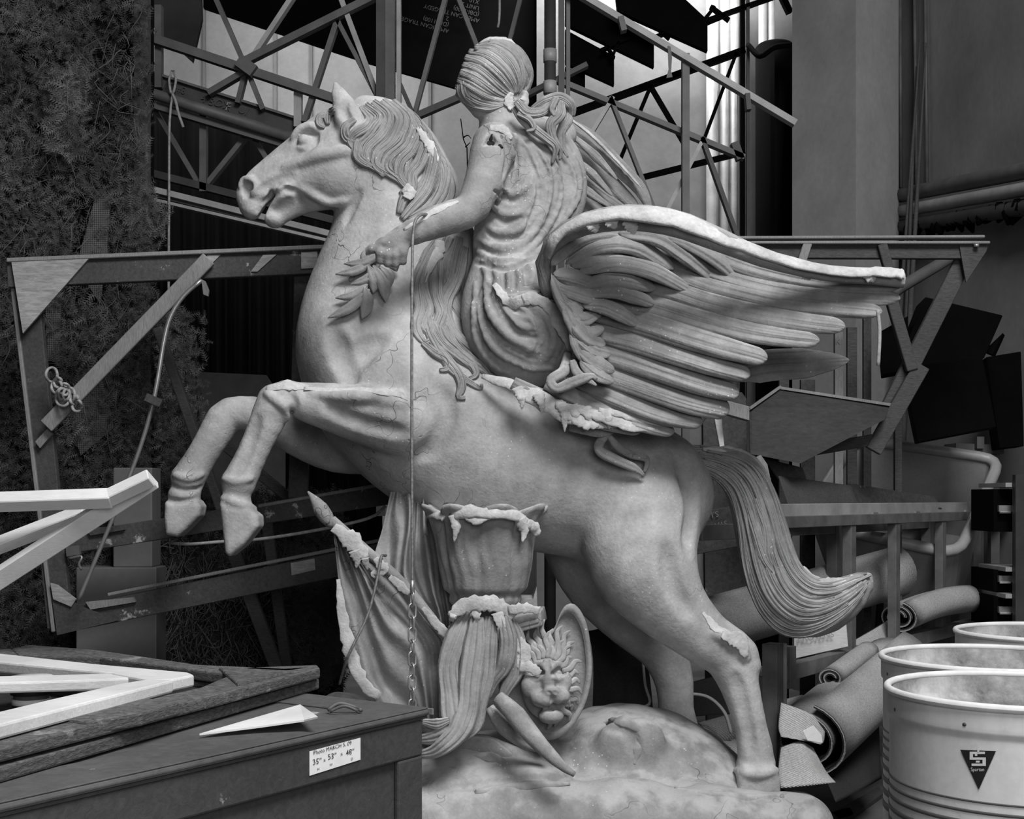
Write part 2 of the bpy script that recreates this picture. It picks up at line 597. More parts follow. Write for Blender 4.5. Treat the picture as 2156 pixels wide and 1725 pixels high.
# back wall behind the trusses (left), recess wall (middle), the concrete pillar and the wall on the right
bw = slab('wall_back', [(-7, 13, 0), (0.9, 13, 0), (0.9, 13, 8), (-7, 13, 8)], (0, .3, 0), M['concrete_light'], kind='structure')
joint = [(430, 0, 640), (580, 0, 640), (655, 0, 640), (905, 0, 640)]
for x, y0, y1 in joint:
    MB().beam(P(x, y0, 12.98), P(x, y1, 12.98), .03, .03).build('joint_strip', M['concrete'], bw)
slab('wall_recess', [(.2, 10.4, 0), (3.4, 10.4, 0), (3.4, 10.4, 8), (.2, 10.4, 8)], (0, .3, 0), M['concrete'], kind='structure')
a, b, c = P(1668, 0, 8.6), P(1802, 0, 8.0), P(1892, 0, 8.5)
slab('wall_pillar', [(a[0], a[1], 0), (b[0], b[1], 0), (c[0], c[1], 0), (c[0], 9.6, 0), (P(1690, 0, 9.6)[0], 9.6, 0)], (0, 0, 8), M['concrete_light'], kind='structure')
d, e = P(1885, 0, 8.9), P(2200, 0, 7.0)
e = d + (e - d) * 2.2
wr = slab('wall_right', [(d[0], d[1], 0), (e[0], e[1], 0), (e[0], e[1], 8), (d[0], d[1], 8)], (.2, .25, 0), M['concrete'], kind='structure')
wn = np.cross([e[0] - d[0], e[1] - d[1], 0], [0, 0, 1.0]); wn /= np.linalg.norm(wn)
if wn[1] > 0: wn = -wn


def on_right(px, py, lift=.0):
    return on_plane(px, py, np.array([d[0], d[1], 0]) + wn * lift, wn)


# pipes along the right wall
for y0, y1, r, m in [(412, 360, .048, 'steel'), (445, 398, .042, 'steel_light'), (478, 438, .045, 'steel_dark')]:
    p = MB().tube([on_right(1893, y0, .12), on_right(2230, y1 - (y0 - y1) * .28, .12)], r, 12, 10)
    p.build('service_pipe', M[m], None, True, label={412: 'upper grey pipe along the concrete wall', 445: 'middle pale pipe along the concrete wall', 478: 'lowest dark lagged pipe along the concrete wall'}[y0], cat='pipe', group='pipes on the concrete wall')
lag = thing('pipe_lagging', 'ragged black insulation hanging under the lowest wall pipe', 'insulation', on_right(1990, 480, .12))
for i in range(26):
    x = 1915 + i * 9.5
    q = on_right(x, 484 - (x - 1893) * .18 + random.uniform(-6, 8), .12)
    mb = MB()
    mb.tube([q + [0, 0, .02], q + [random.uniform(-.02, .02), -.02, -.015], q + [random.uniform(-.03, .03), 0, -.04 - .05 * (random.random() < .2)]], [.03, .036, .008], 6, 6)
    mb.build('rag', M['black'], lag, True)
# vertical joints and bamboo poles on the right wall
for x0, x1 in [(1895, 1897), (1925, 1930), (1948, 1952)]:
    MB().tube([on_right(x0, -40, .03), on_right(x1, 395, .03)], .012, 2, 6).build('wall_conduit', M['steel'], wr, True)
for k, (x0, y0, x1, y1) in enumerate([(1938, 78, 1908, 500), (1950, 90, 1926, 500), (1929, 140, 1916, 500)]):
    q0 = on_right(x0, y0, .08); q1 = on_right(x1, y1, .22)
    g = q1 + (q1 - q0) * (q1[2] / max(1e-3, q0[2] - q1[2]))
    MB().tube([q0, q1, g], [.004, .02, .024], 14, 8).build('bamboo_pole', M['wood_stain'], None, True, label=['tallest dark bamboo pole leaning on the concrete wall', 'dark bamboo pole leaning beside the tallest one, nearest the wall pipes', 'shortest dark bamboo pole, between the pillar and the taller two'][k], cat='pole', group='bamboo poles by the wall')

# vertical conduits in the recess
for k, (x, r, y0) in enumerate([(1500, 13, -60), (1526, 11, -60), (1545, 10, -60), (1606, 9, -60), (1624, 8, -60)]):
    q0, q1 = P(x, y0, 10.2), P(x, 520, 10.2)
    mb = MB().tube([q0, [q1[0], q1[1], 0]], r * 10.2 / FPX, 2, 12)
    mb.build('conduit', M['steel_light'], None, True, label=['thickest pale conduit, the one farthest from the pillar', 'second pale conduit next to the thickest one', 'third pale conduit beside the black lattice post', 'thin pale conduit between the lattice post and the black duct', 'thinnest pale conduit right beside the black duct'][k], cat='conduit', group='conduits in the recess')
q = P(1632, 100, 9.9)
tank = MB().lathe([(.0, 0), (.15, 0), (.15, q[2]), (.13, q[2] + .02), (0, q[2] + .02)], (q[0], q[1], 0), 28)
tank.build('black_duct', M['black'], None, True, label='thick black vertical duct beside the concrete pillar', cat='duct')
MB().tube([P(1575, 95, 9.6), P(1600, 118, 9.5), P(1630, 100, 9.45), P(1664, 95, 9.5)], .022, 16, 8).build('black_hose', M['black'], None, True, label='black hose looped off the duct', cat='hose')

# ---------------------------------------------------------------- roof steelwork
def truss(name, label, Y, bars, group=None, cat='truss'):
    x, y = bars[0][1][:2]
    t = thing(name, label, cat, P(x, y, Y), group)
    for nm, pts, w, m, *dy in bars:
        yy = Y + (dy[0] if dy else 0)
        MB().beam(P(pts[0], pts[1], yy), P(pts[2], pts[3], yy), w * yy / FPX, .06, ext=.02).build(nm, M[m], t)
    return t


truss('lattice_girder', 'grey lattice girder with crossing diagonals above the chalked beam', 8.09, [
    ('chord', (250, 58, 806, 243), 18, 'steel'), ('chord', (520, 128, 1000, -112), 15, 'steel'), ('node_plate', (508, 132, 530, 148), 26, 'steel', -.04),
    ('diagonal', (399, -130, 516, 138), 10, 'steel', .03), ('diagonal', (699, -130, 522, 138), 10, 'steel_light', .03), ('diagonal', (445, 194, 520, 150), 12, 'steel', .03),
    ('diagonal', (503, 212, 518, 152), 10, 'steel', .05), ('diagonal', (552, 226, 522, 152), 10, 'steel', .05), ('diagonal', (710, 47, 643, 252), 11, 'steel', .04),
    ('diagonal', (712, 47, 795, 205), 9, 'steel', .04), ('diagonal', (670, -130, 796, 205), 11, 'steel_light', .02), ('hanger', (335, 20, 335, 180), 14, 'steel', .06), ('hanger', (628, 200, 628, 262), 16, 'steel_light', .06)])
cb = truss('chalked_beam', 'black beam with chalk writing and a grey tube along its foot', 8.2, [
    ('web', (60, 93, 660, 282), 40, 'steel_dark'), ('flange', (60, 144, 665, 326), 13, 'steel', -.02), ('cap_strip', (60, 71, 660, 262), 5, 'steel', -.03)], cat='beam')
MB().tube([P(60, 115, 8.12), P(660, 304, 8.12)], .035, 2, 12).build('tube', M['steel'], cb, True)
truss('lower_lattice_frame', 'dark lattice frame hanging below the chalked beam', 8.24, [
    ('post', (429, 226, 429, 398), 14, 'steel'), ('chord', (320, 366, 700, 464), 15, 'steel_dark'), ('diagonal', (325, 228, 418, 386), 9, 'steel', .03), ('diagonal', (522, 284, 436, 390), 10, 'steel', .03), ('diagonal', (534, 290, 575, 355), 10, 'steel', .03)])
truss('pale_rail', 'pale flanged rail running behind the muzzle of the horse', 8.06, [('top_flange', (330, 402, 806, 521), 12, 'steel_light'), ('foot_flange', (330, 423, 730, 517), 6, 'steel_light', -.02), ('web', (330, 412, 730, 510), 10, 'steel_dark', .03)], cat='rail')
truss('tall_column', 'tall steel column standing behind the mane', 8.0, [('flange', (802, -300, 802, 1080), 18, 'steel_dark'), ('web', (822, -300, 822, 1080), 20, 'steel', .03), ('flange', (840, -300, 840, 1080), 9, 'steel_light')], cat='column')
truss('middle_lattice_girder', 'thin dark lattice behind the head of the rider', 8.06, [('chord', (838, -112, 1210, -112), 14, 'steel_dark'), ('chord', (838, 262, 880, 244), 10, 'steel_dark'),
    ('diagonal', (967, -112, 872, 245), 9, 'steel'), ('diagonal', (922, -112, 1003, 95), 9, 'steel', .03), ('diagonal', (846, 185, 872, 245), 8, 'steel_dark'), ('chord', (866, 250, 1010, 188), 13, 'steel_dark', -.02), ('diagonal', (1123, -112, 1072, 90), 8, 'steel', .03), ('chord', (1110, 200, 1230, 140), 10, 'steel_dark')])
pc = thing('spotted_pipe', 'dark standing pipe with pale collars behind the ponytail', 'pipe', P(1158, 1080, 7.4) * [1, 1, 0])
MB().tube([P(1158, -300, 7.4), P(1158, 1080, 7.4) * [1, 1, 0]], .034, 2, 14).build('tube', M['steel_dark'], pc, True)
for y in (105, 172):
    MB().tube([P(1158, y, 7.4), P(1158, y + 26, 7.4)], .039, 2, 14).build('collar', M['steel_light'], pc, True)
truss('slim_column', 'slim dark column beside the spotted pipe', 7.7, [('flange', (1182, -300, 1182, 1080), 12, 'steel_dark'), ('web', (1196, -300, 1196, 1080), 8, 'steel', .03)], cat='column')
truss('sloping_rail', 'long pale rail sloping down to the pillar', 7.62, [('rail', (1195, -26, 1668, 257), 13, 'steel_light'), ('bracket', (1308, 44, 1312, 60), 12, 'steel', -.03), ('bracket', (1573, 206, 1575, 226), 10, 'steel_dark', -.03)], cat='rail')
truss('post_with_cloth', 'grey upright steel post carrying the sloping rail', 7.66, [('post', (1443, 122, 1443, 1080), 15, 'steel')], cat='post')
truss('right_lattice_girder', 'grey lattice girder sloping behind the far wing', 7.75, [
    ('chord', (1178, 172, 1560, 330), 11, 'steel'), ('diagonal', (1287, 212, 1238, 294), 8, 'steel_light'), ('diagonal', (1287, 212, 1380, 450), 8, 'steel'), ('diagonal', (1478, 298, 1398, 455), 8, 'steel_light'), ('diagonal', (1480, 298, 1552, 500), 9, 'steel_dark'), ('lug', (1548, 308, 1556, 330), 16, 'steel_dark')])
truss('dark_wall_frame', 'black lattice frame fixed to the recess wall', 9.7, [
    ('chord', (1212, 236, 1562, 108), 13, 'black'), ('chord', (1335, 378, 1562, 322), 10, 'black'), ('diagonal', (1368, 186, 1300, 350), 8, 'black'), ('diagonal', (1372, 186, 1442, 305), 8, 'black'),
    ('diagonal', (1548, 118, 1480, 300), 7, 'black'), ('post', (1563, -300, 1563, 1080), 9, 'black'), ('post', (1574, -300, 1574, 1080), 6, 'steel_dark'), ('chord', (1485, 45, 1640, -10), 8, 'black'), ('chord', (1640, -20, 1660, 22), 12, 'black')])
truss('high_dark_lattice', 'small black lattice pieces between the hanging panels', 9.3, [
    ('chord', (1270, 105, 1330, 80), 6, 'black'), ('diagonal', (1290, 118, 1300, 95), 5, 'black'), ('diagonal', (1275, 92, 1290, 118), 5, 'black'), ('chord', (1370, 82, 1430, 60), 6, 'black'), ('diagonal', (1385, 60, 1405, 78), 5, 'black'), ('chord', (1480, 52, 1520, 35), 7, 'black'), ('diagonal', (1478, 48, 1500, 20), 6, 'black'), ('diagonal', (1500, 18, 1530, 40), 6, 'black')])
# rail for perforations: bolts of the black post
# black scenery panels hanging in the roof
def panel(pts, Y, depth, label, mat='black', name='hanging_black_panel', group='black panels hung in the roof', **kw):
    return MB().prism([P(a, b, Y) for a, b in pts][::-1], (0, depth, 0)).build(name, M[mat], None, False, label=label, cat='panel', group=group, **kw)
big_panel = panel([(428, -420), (428, 16), (770, 130), (1190, 252), (1190, -420)], 10.6, .05, 'large black panel with upside-down stencil lettering hung behind the rider')
panel([(1190, -420), (1190, 50), (1377, 141), (1377, 88), (1225, -10), (1300, -420)], 9.3, .06, 'black panel end just under the sloping rail')
panel([(1190, 62), (1190, 132), (1293, 179), (1293, 118)], 9.4, .06, 'small black panel end below the longer one')
panel([(1190, 140), (1190, 170), (1232, 184), (1232, 154)], 9.5, .06, 'smallest black panel end beside the slim column')
panel([(1250, -420), (1300, 22), (1490, 107), (1490, 42), (1380, -60), (1380, -420)], 9.0, .06, 'widest black panel end near the conduits')
panel([(200, -420), (200, 20), (316, 50), (405, 130), (425, 40), (410, -420)], 11.8, .05, 'black panel in the corner above the hedge', mat='black')
# added black sheet, its colour standing in for the shade deep in the workshop
dr_v, dr_f = [], []
for i in range(216):
    px = -530 + i * 6.2
    for j, py in enumerate((176 + max(0, px - 315) * .31, 1190)):
        q = P(px, py, 11.2 + .04 * math.sin(i * .9) + .02 * math.sin(i * 2.3))
        if j: q[2] = 0.0
        dr_v.append(q)
    if i: dr_f.append([2 * i - 2, 2 * i - 1, 2 * i + 1, 2 * i])
o = mesh('dark_depth_sheet', dr_v, dr_f, M['black'], label='added black sheet standing in for the shaded depth behind the horse', cat='backdrop')
o.modifiers.new('thick', 'SOLIDIFY').thickness = .01
slab('low_dark_partition', [P(930, 330, 10.9) , P(1700, 330, 10.9), P(1700, 330, 10.9) * [1, 1, 0], P(930, 330, 10.9) * [1, 1, 0]], (0, .05, 0), M['black'], label='dark partition behind the body of the horse', cat='partition') if False else None

# hanging ropes and strips in the roof
hr = thing('hanging_rope', 'pale rope knotted over the chalked beam and hanging down', 'rope', P(355, 620, 8.0))
MB().tube([P(363, 200, 8.05), P(357, 260, 8.02), P(356, 420, 8.0), P(355, 620, 8.0), P(355, 900, 8.0)], .008, 24, 6).build('rope_line', M['rope'], hr, True)
MB().tube([P(362, 196, 8.05), P(370, 214, 8.02), P(376, 240, 8.02), P(386, 268, 8.02)], .009, 12, 6).build('loose_end', M['rope'], hr, True)
MB().tube([P(362, 150, 8.2), P(356, 170, 8.08), P(362, 200, 8.06), P(370, 172, 8.08), P(366, 150, 8.2)], .008, 20, 6).build('knot_loop', M['rope'], hr, True)
MB().tube([P(1050, -114, 8.04), P(1052, 25, 8.04), P(1048, 58, 8.04)], .008, 10, 6).build('frayed_rope', M['rope'], None, True, label='short frayed rope hanging above the rider', cat='rope')
MB().prism([P(a, b, 7.58) for a, b in [(1406, 96), (1412, 98), (1415, 122), (1413, 150), (1416, 162), (1403, 164), (1408, 145)]][::-1], (0, .01, 0)).build('cloth_strip', M['steel'], None, False, label='cloth strip dangling from the sloping rail', cat='cloth')
MB().tube([P(970, 250, 7.6), P(975, 290, 7.6), P(982, 318, 7.6), P(984, 345, 7.6), P(990, 700, 7.6), P(990, 700, 7.6) * [1, 1, 0]], [.003, .006, .008, .012], 30, 5).tube([P(975, 290, 7.6), P(985, 285, 7.6), P(992, 292, 7.6)], [.005, .002], 6, 5).tube([P(980, 310, 7.6), P(990, 300, 7.6)], [.005, .002], 4, 5).build('bare_branch', M['black'], None, True, label='bare black branch standing up by the shoulder of the rider', cat='branch')


# ---------------------------------------------------------------- writing
FONT = None
def text_pts(s):
    cu = bpy.data.curves.new('txt', 'FONT'); cu.body = s; cu.size = 1.0; cu.resolution_u = 3
    o = bpy.data.objects.new('txt', cu); COL.objects.link(o)
    bpy.context.view_layer.update()
    me = bpy.data.meshes.new_from_object(o.evaluated_get(bpy.context.evaluated_depsgraph_get()))
    V = [(v.co.x, v.co.y) for v in me.vertices]; F = [list(p.vertices) for p in me.polygons]
    bpy.data.objects.remove(o); bpy.data.curves.remove(cu); bpy.data.meshes.remove(me)
    return V, F


def write(name, s, org, u, v, mat, parent, wob=0.0):
    """letters at org with u = one text unit to the right, v = one up (world vectors)"""
    V, F = text_pts(s)
    org, u, v = np.array(org), np.array(u, float), np.array(v, float)
    W = [org + u * (x + wob * math.sin(y * 7 + x * 3)) + v * (y + wob * math.sin(x * 4)) for x, y in V]
    return mesh(name, W, F, mat, parent, False)


M['chalk'] = mat_flat('chalk', .22, .9)
M['chalk_dim'] = mat_flat('faint_stencil', .06, .9)
M['ink'] = mat_flat('black_ink', .01, .7)
def wpx(name, s, px, py, Y, size, slope, mat, parent, flip=1, wob=0.0):
    o0 = P(px, py, Y); k = size * Y / FPX
    return write(name, s, o0, np.array([1, 0, -slope]) * k * flip, np.array([slope, 0, 1]) * k * flip, mat, parent, wob)
wpx('chalk_writing', 'UNIT #3', 316, 176, 8.16, 20, .31, M['chalk_dim'], cb)
wpx('chalk_writing', '4 BOX', 420, 213, 8.16, 22, .31, M['chalk_dim'], cb, wob=.05)
wpx('chalk_writing', 'F', 473, 231, 8.16, 24, .2, M['chalk'], cb)
wpx('chalk_writing', 'U/', 500, 236, 8.16, 22, .31, M['chalk_dim'], cb)
for i, s in enumerate(['AMERICAN TRAGEDY', '(DBI-1100)', 'UNIT 2', 'X10']):
    wpx('stencil_lettering', s, 1010, 40 - i * 13, 10.55, 12, .27, M['chalk_dim'], big_panel, -1)
for i, s in enumerate(['AMERICAN TRAGEDY', '(DBI-1100)', '2']):
    wpx('stencil_lettering', s, 946, 62 - i * 13, 10.55, 12, .27, M['chalk_dim'], big_panel, -1)
# ================================================================ the statue
statue = thing('winged_horse_statue', 'grey plaster statue of a rearing winged horse carrying a rider, on a rocky base', 'statue', (0.25, 4.65, 0.0))
STL = statue


def sub_empty(name, **kw):
    o = bpy.data.objects.new(name, None); o.empty_display_size = .1
    COL.objects.link(o); o.parent = statue
    WLOC[o.name] = WLOC[statue.name].copy()
    return put(o, **kw)


YC = 4.68
H = Field(P(335, 150, 5.0) * [1, 0, 0] + [-.03, 4.12, P(0, 1690, 4.4)[2]], [P(1660, 0, 4.6)[0] + .03, 5.12, P(0, 160, 4.9)[2]], .006)
# neck and chest
H.chain([(790, 320, 4.62, 80), (812, 400, 4.63, 92), (830, 500, 4.66, 112), (815, 610, 4.68, 142), (812, 720, 4.68, 172), (850, 800, 4.68, 186)], .05, .82)
H.ell(P(730, 735, 4.60), [.155, .20, .21], .06)
# trunk
H.chain([(850, 810, YC, 182), (950, 900, YC, 178), (1080, 965, YC, 168), (1210, 1005, YC, 150), (1320, 1035, YC, 140), (1385, 1045, YC, 112)], .06, 1.02)
H.chain([(1180, 925, 4.68, 90), (1300, 985, 4.66, 100), (1390, 1025, 4.64, 98)], .05, 1.2)
# back half: haunches, near and far
H.ell(P(1352, 1075, 4.56), [.205, .215, .25], .045, rot=.25)
H.ell(P(1330, 1060, 4.84), [.2, .2, .24], .03)
# near hind leg
H.chain([(1345, 1100, 4.52, 118), (1352, 1180, 4.48, 108), (1400, 1262, 4.46, 76), (1462, 1325, 4.46, 56), (1528, 1378, 4.47, 46)], .03, .95)
H.chain([(1500, 1330, 4.47, 30), (1555, 1365, 4.47, 30), (1568, 1400, 4.47, 34)], .02)
H.chain([(1535, 1385, 4.47, 48), (1556, 1440, 4.46, 38), (1578, 1520, 4.45, 31), (1590, 1580, 4.45, 34), (1592, 1605, 4.45, 40)], .02)
H.poly([(1556, 1604), (1624, 1604), (1636, 1632), (1636, 1665), (1548, 1665), (1548, 1630)], 4.45, .075, .014, .02)
# far hind leg
H.chain([(1230, 1130, 4.86, 92), (1265, 1220, 4.88, 76), (1325, 1300, 4.88, 58), (1390, 1365, 4.88, 46), (1418, 1430, 4.87, 38), (1424, 1500, 4.86, 34), (1432, 1545, 4.86, 42)], .02)
# near fore leg: shoulder, forearm, knee, cannon, pastern, hoof
H.ell(P(872, 850, 4.47), [.115, .10, .185], .045, rot=.25)
H.chain([(880, 905, 4.42, 55), (850, 890, 4.40, 68), (770, 872, 4.38, 60), (690, 856, 4.36, 46), (635, 845, 4.35, 37)], .02)
H.chain([(635, 843, 4.35, 36), (596, 836, 4.35, 34), (575, 850, 4.35, 36), (566, 872, 4.35, 34)], .012)
H.chain([(572, 868, 4.35, 37), (545, 925, 4.35, 31), (520, 980, 4.35, 31), (503, 1015, 4.35, 36)], .012)
H.chain([(500, 1020, 4.35, 34), (497, 1050, 4.35, 27), (500, 1068, 4.35, 32)], .01)
H.poly([(468, 1058), (500, 1064), (532, 1072), (550, 1086), (551, 1108), (520, 1148), (490, 1172), (480, 1164), (474, 1110)], 4.35, .062, .010, .022)
H.ridge([(470, 1050), (500, 1060), (535, 1072)], (7, 9, 7), .012, .0)
# far fore leg
H.chain([(760, 925, 4.86, 75), (690, 928, 4.86, 58), (600, 898, 4.87, 45), (530, 872, 4.87, 36)], .02)
H.chain([(530, 872, 4.87, 35), (490, 870, 4.87, 33), (470, 888, 4.87, 34)], .012)
H.chain([(470, 885, 4.87, 36), (440, 935, 4.87, 31), (413, 980, 4.87, 31), (396, 1008, 4.87, 36)], .012)
H.chain([(395, 1025, 4.87, 30), (388, 1045, 4.87, 34)], .006)
H.poly([(354, 1056), (385, 1058), (420, 1052), (430, 1066), (426, 1086), (396, 1118), (380, 1131), (356, 1126), (352, 1090)], 4.87, .062, .008, .022)
H.ridge([(362, 1024), (390, 1034), (425, 1026)], (4, 5, 4), .008, .0, 's')
H.ridge([(356, 1052), (388, 1056), (424, 1048)], (4, 5, 4), .008, .0, 's')
# head
HYc = 4.60
H.chain([(775, 300, HYc, 76), (705, 322, HYc, 71), (645, 347, HYc, 56), (588, 380, HYc, 46), (545, 405, HYc, 37), (530, 414, HYc, 33)], .03, .72)
H.ell(P(532, 440, HYc), [.042, .045, .038], .02)
H.chain([(735, 345, HYc, 78), (690, 385, HYc, 52), (645, 412, HYc, 33), (605, 436, HYc, 24), (580, 458, HYc, 20)], .018, .78)
H.ell(P(578, 462, HYc), [.036, .04, .03], .012)
H.ell(P(712, 354, HYc - .055), [.11, .07, .1], .06)
H.chain([(690, 262, HYc - .03, 26), (655, 290, HYc - .03, 22), (625, 318, HYc - .03, 16)], .03)
H.chain([(705, 345, HYc - .025, 44), (655, 372, HYc - .03, 32), (610, 394, HYc - .03, 24), (575, 402, HYc - .02, 22)], .04, .9)
# ears, crest of the mane
H.chain([(742, 272, 4.50, 30), (728, 232, 4.50, 24), (712, 195, 4.50, 12), (706, 176, 4.50, 5)], .015, .7)
H.chain([(735, 252, 4.70, 24), (728, 225, 4.70, 16), (722, 205, 4.70, 7)], .015, .7)
H.chain([(770, 235, 4.60, 32), (835, 262, 4.60, 36), (885, 320, 4.62, 40), (915, 390, 4.64, 42), (930, 470, 4.66, 50), (950, 560, 4.66, 70)], .03, 1.2)
# dents
H.chain([(546, 474, HYc, 7), (553, 452, HYc, 8), (568, 430, HYc, 9), (584, 410, HYc, 8), (596, 400, HYc, 5)], .008, op='s', sy=7)
H.ridge([(540, 452), (552, 430), (575, 408), (600, 392), (620, 398), (622, 415)], (3, 5, 5, 4), .010, -.001)
H.ridge([(560, 464), (574, 436), (596, 412), (612, 408)], (3, 5, 4), .010, -.001)
H.ridge([(505, 392), (515, 378), (532, 380), (540, 396), (532, 410)], (4, 6, 6, 4), .010, -.001)
H.ridge([(548, 400), (580, 380), (612, 372)], (4, 6, 3), .02, .004, 's')
H.ridge([(530, 392), (519, 394), (518, 406), (522, 414)], (6, 9, 8, 4), .008, -.004, 's')
H.ridge([(600, 398), (622, 405), (628, 425)], (4, 5, 3), .012, .002, 's')
H.ridge([(730, 210), (722, 232), (738, 262)], (4, 10, 7), .012, .004, 's')
H.ridge([(626, 300), (640, 280), (658, 278), (662, 298), (652, 310)], (5, 9, 10, 8, 5), .010, .0, 's')
H.ell(P(640, 296, (H.hit(640, 296) or 4.5) + .006), [.024, .02, .022], .004)
H.ridge([(614, 292), (632, 272), (656, 264), (668, 276)], (4, 7, 7, 4), .010, .003)
H.ridge([(626, 312), (644, 314), (660, 308)], (3, 4, 3), .008, .0)
H.ridge([(600, 352), (650, 335), (700, 322), (745, 318)], (3, 6, 7, 4), .025, .0)
H.ridge([(640, 400), (690, 425), (735, 425)], (4, 6, 4), .02, .002)
# muscles and hollows
H.ridge([(690, 862), (770, 895), (850, 912)], (4, 8, 5), .035, .006, 's')
H.ridge([(700, 835), (780, 838), (850, 850)], (6, 9, 6), .03, .0)
H.ridge([(742, 770), (765, 735), (800, 715)], (6, 12, 4), .05, .012, 's')
H.ridge([(930, 820), (945, 870), (918, 935), (880, 962)], (5, 10, 6), .04, .012, 's')
H.ridge([(1405, 1160), (1420, 1230), (1450, 1290)], (5, 9, 5), .045, .008, 's')
H.ridge([(1440, 990), (1462, 1060), (1450, 1150)], (5, 9, 5), .05, .008, 's')
H.ridge([(545, 1440), (560, 1500)], 4, .02, .0, 's')
H.ridge([(1552, 1430), (1572, 1510), (1582, 1580)], (5, 6, 4), .03, .004, 's')
H.ridge([(540, 885), (520, 950), (496, 1005)], (4, 5, 4), .03, .004, 's')
H.ridge([(1505, 1335), (1545, 1352), (1572, 1385)], (5, 9, 6), .025, .004)
H.ridge([(1548, 1622), (1592, 1632), (1636, 1622)], (5, 7, 5), .015, .0)
H.ridge([(755, 405), (742, 432), (725, 470)], (3, 6, 3), .02, .004, 's')
H.ridge([(700, 700), (720, 760), (735, 800)], (4, 10, 4), .05, .012, 's')
H.ridge([(660, 830), (745, 836), (840, 828)], (4, 7, 6), .02, -.002)
H.ridge([(560, 828), (580, 842), (600, 860), (604, 884)], (4, 7, 4), .015, .0)
H.ridge([(606, 826), (618, 850), (612, 880)], (2, 4, 2), .02, .005, 's')
H.ridge([(470, 1008), (500, 1014), (530, 1008)], (4, 6, 4), .012, -.001)
H.ridge([(366, 1000), (398, 1008), (425, 1000)], (4, 6, 4), .012, -.001)
hv, hf = H.skin(1)
quick_mesh('horse_body', hv, hf, M['plaster'], statue, label='smooth rearing horse with bent forelegs')
# ---------------------------------------------------------------- rider
R = Field([P(780, 0, 4.4)[0], 4.08, P(0, 850, 4.2)[2]], [P(1270, 0, 4.7)[0], 4.95, P(0, 60, 4.7)[2]], .0048)
R.ell(P(1052, 152, 4.52), [.108, .105, .112], .02)
R.ell(P(1006, 178, 4.50), [.072, .085, .088], .03)
R.chain([(1000, 205, 4.5, 24), (1012, 228, 4.5, 22)], .02)
R.chain([(1048, 210, 4.53, 36), (1055, 265, 4.54, 38), (1070, 300, 4.55, 55)], .025)
R.chain([(1068, 318, 4.55, 66), (1098, 380, 4.54, 84), (1092, 450, 4.53, 76), (1068, 520, 4.52, 62), (1065, 555, 4.52, 60)], .04, .8)
R.chain([(1150, 290, 4.60, 34), (1185, 360, 4.58, 34), (1178, 430, 4.56, 40), (1140, 490, 4.54, 40)], .05, .8)
R.chain([(1100, 278, 4.58, 34), (1180, 285, 4.66, 34)], .03)
R.chain([(1040, 305, 4.42, 46), (1022, 372, 4.36, 40), (998, 432, 4.32, 33)], .012)
R.chain([(998, 432, 4.32, 34), (980, 448, 4.31, 32), (935, 462, 4.28, 33), (885, 482, 4.25, 27), (848, 500, 4.24, 22)], .014)
R.chain([(846, 500, 4.24, 23), (828, 520, 4.235, 26), (822, 540, 4.235, 22)], .014, .8)
for i, (fx, fy, fb) in enumerate(((800, 528, 556), (816, 532, 562), (832, 532, 563), (847, 528, 557))):
    R.chain([(fx + 4, fy - 8, 4.225, 11), (fx, fy + 8, 4.205, 10.5), (fx, fb - 8, 4.215, 9)], .004)
    R.chain([(fx, fb - 8, 4.215, 9), (fx + 2, fb - 6, 4.25, 8)], .004)
R.chain([(832, 502, 4.225, 14), (806, 512, 4.215, 12), (784, 524, 4.22, 10), (762, 534, 4.235, 7)], .006)
# lap and skirt
R.chain([(1070, 560, 4.50, 62), (1085, 620, 4.46, 78), (1105, 690, 4.42, 88), (1128, 745, 4.42, 62)], .04, .95)
R.chain([(1030, 580, 4.48, 40), (1020, 660, 4.46, 44), (1050, 730, 4.44, 50), (1110, 775, 4.42, 34), (1150, 782, 4.42, 20)], .03)
R.chain([(1110, 620, 4.40, 40), (1160, 660, 4.38, 48), (1186, 730, 4.36, 38), (1192, 778, 4.38, 16)], .03)
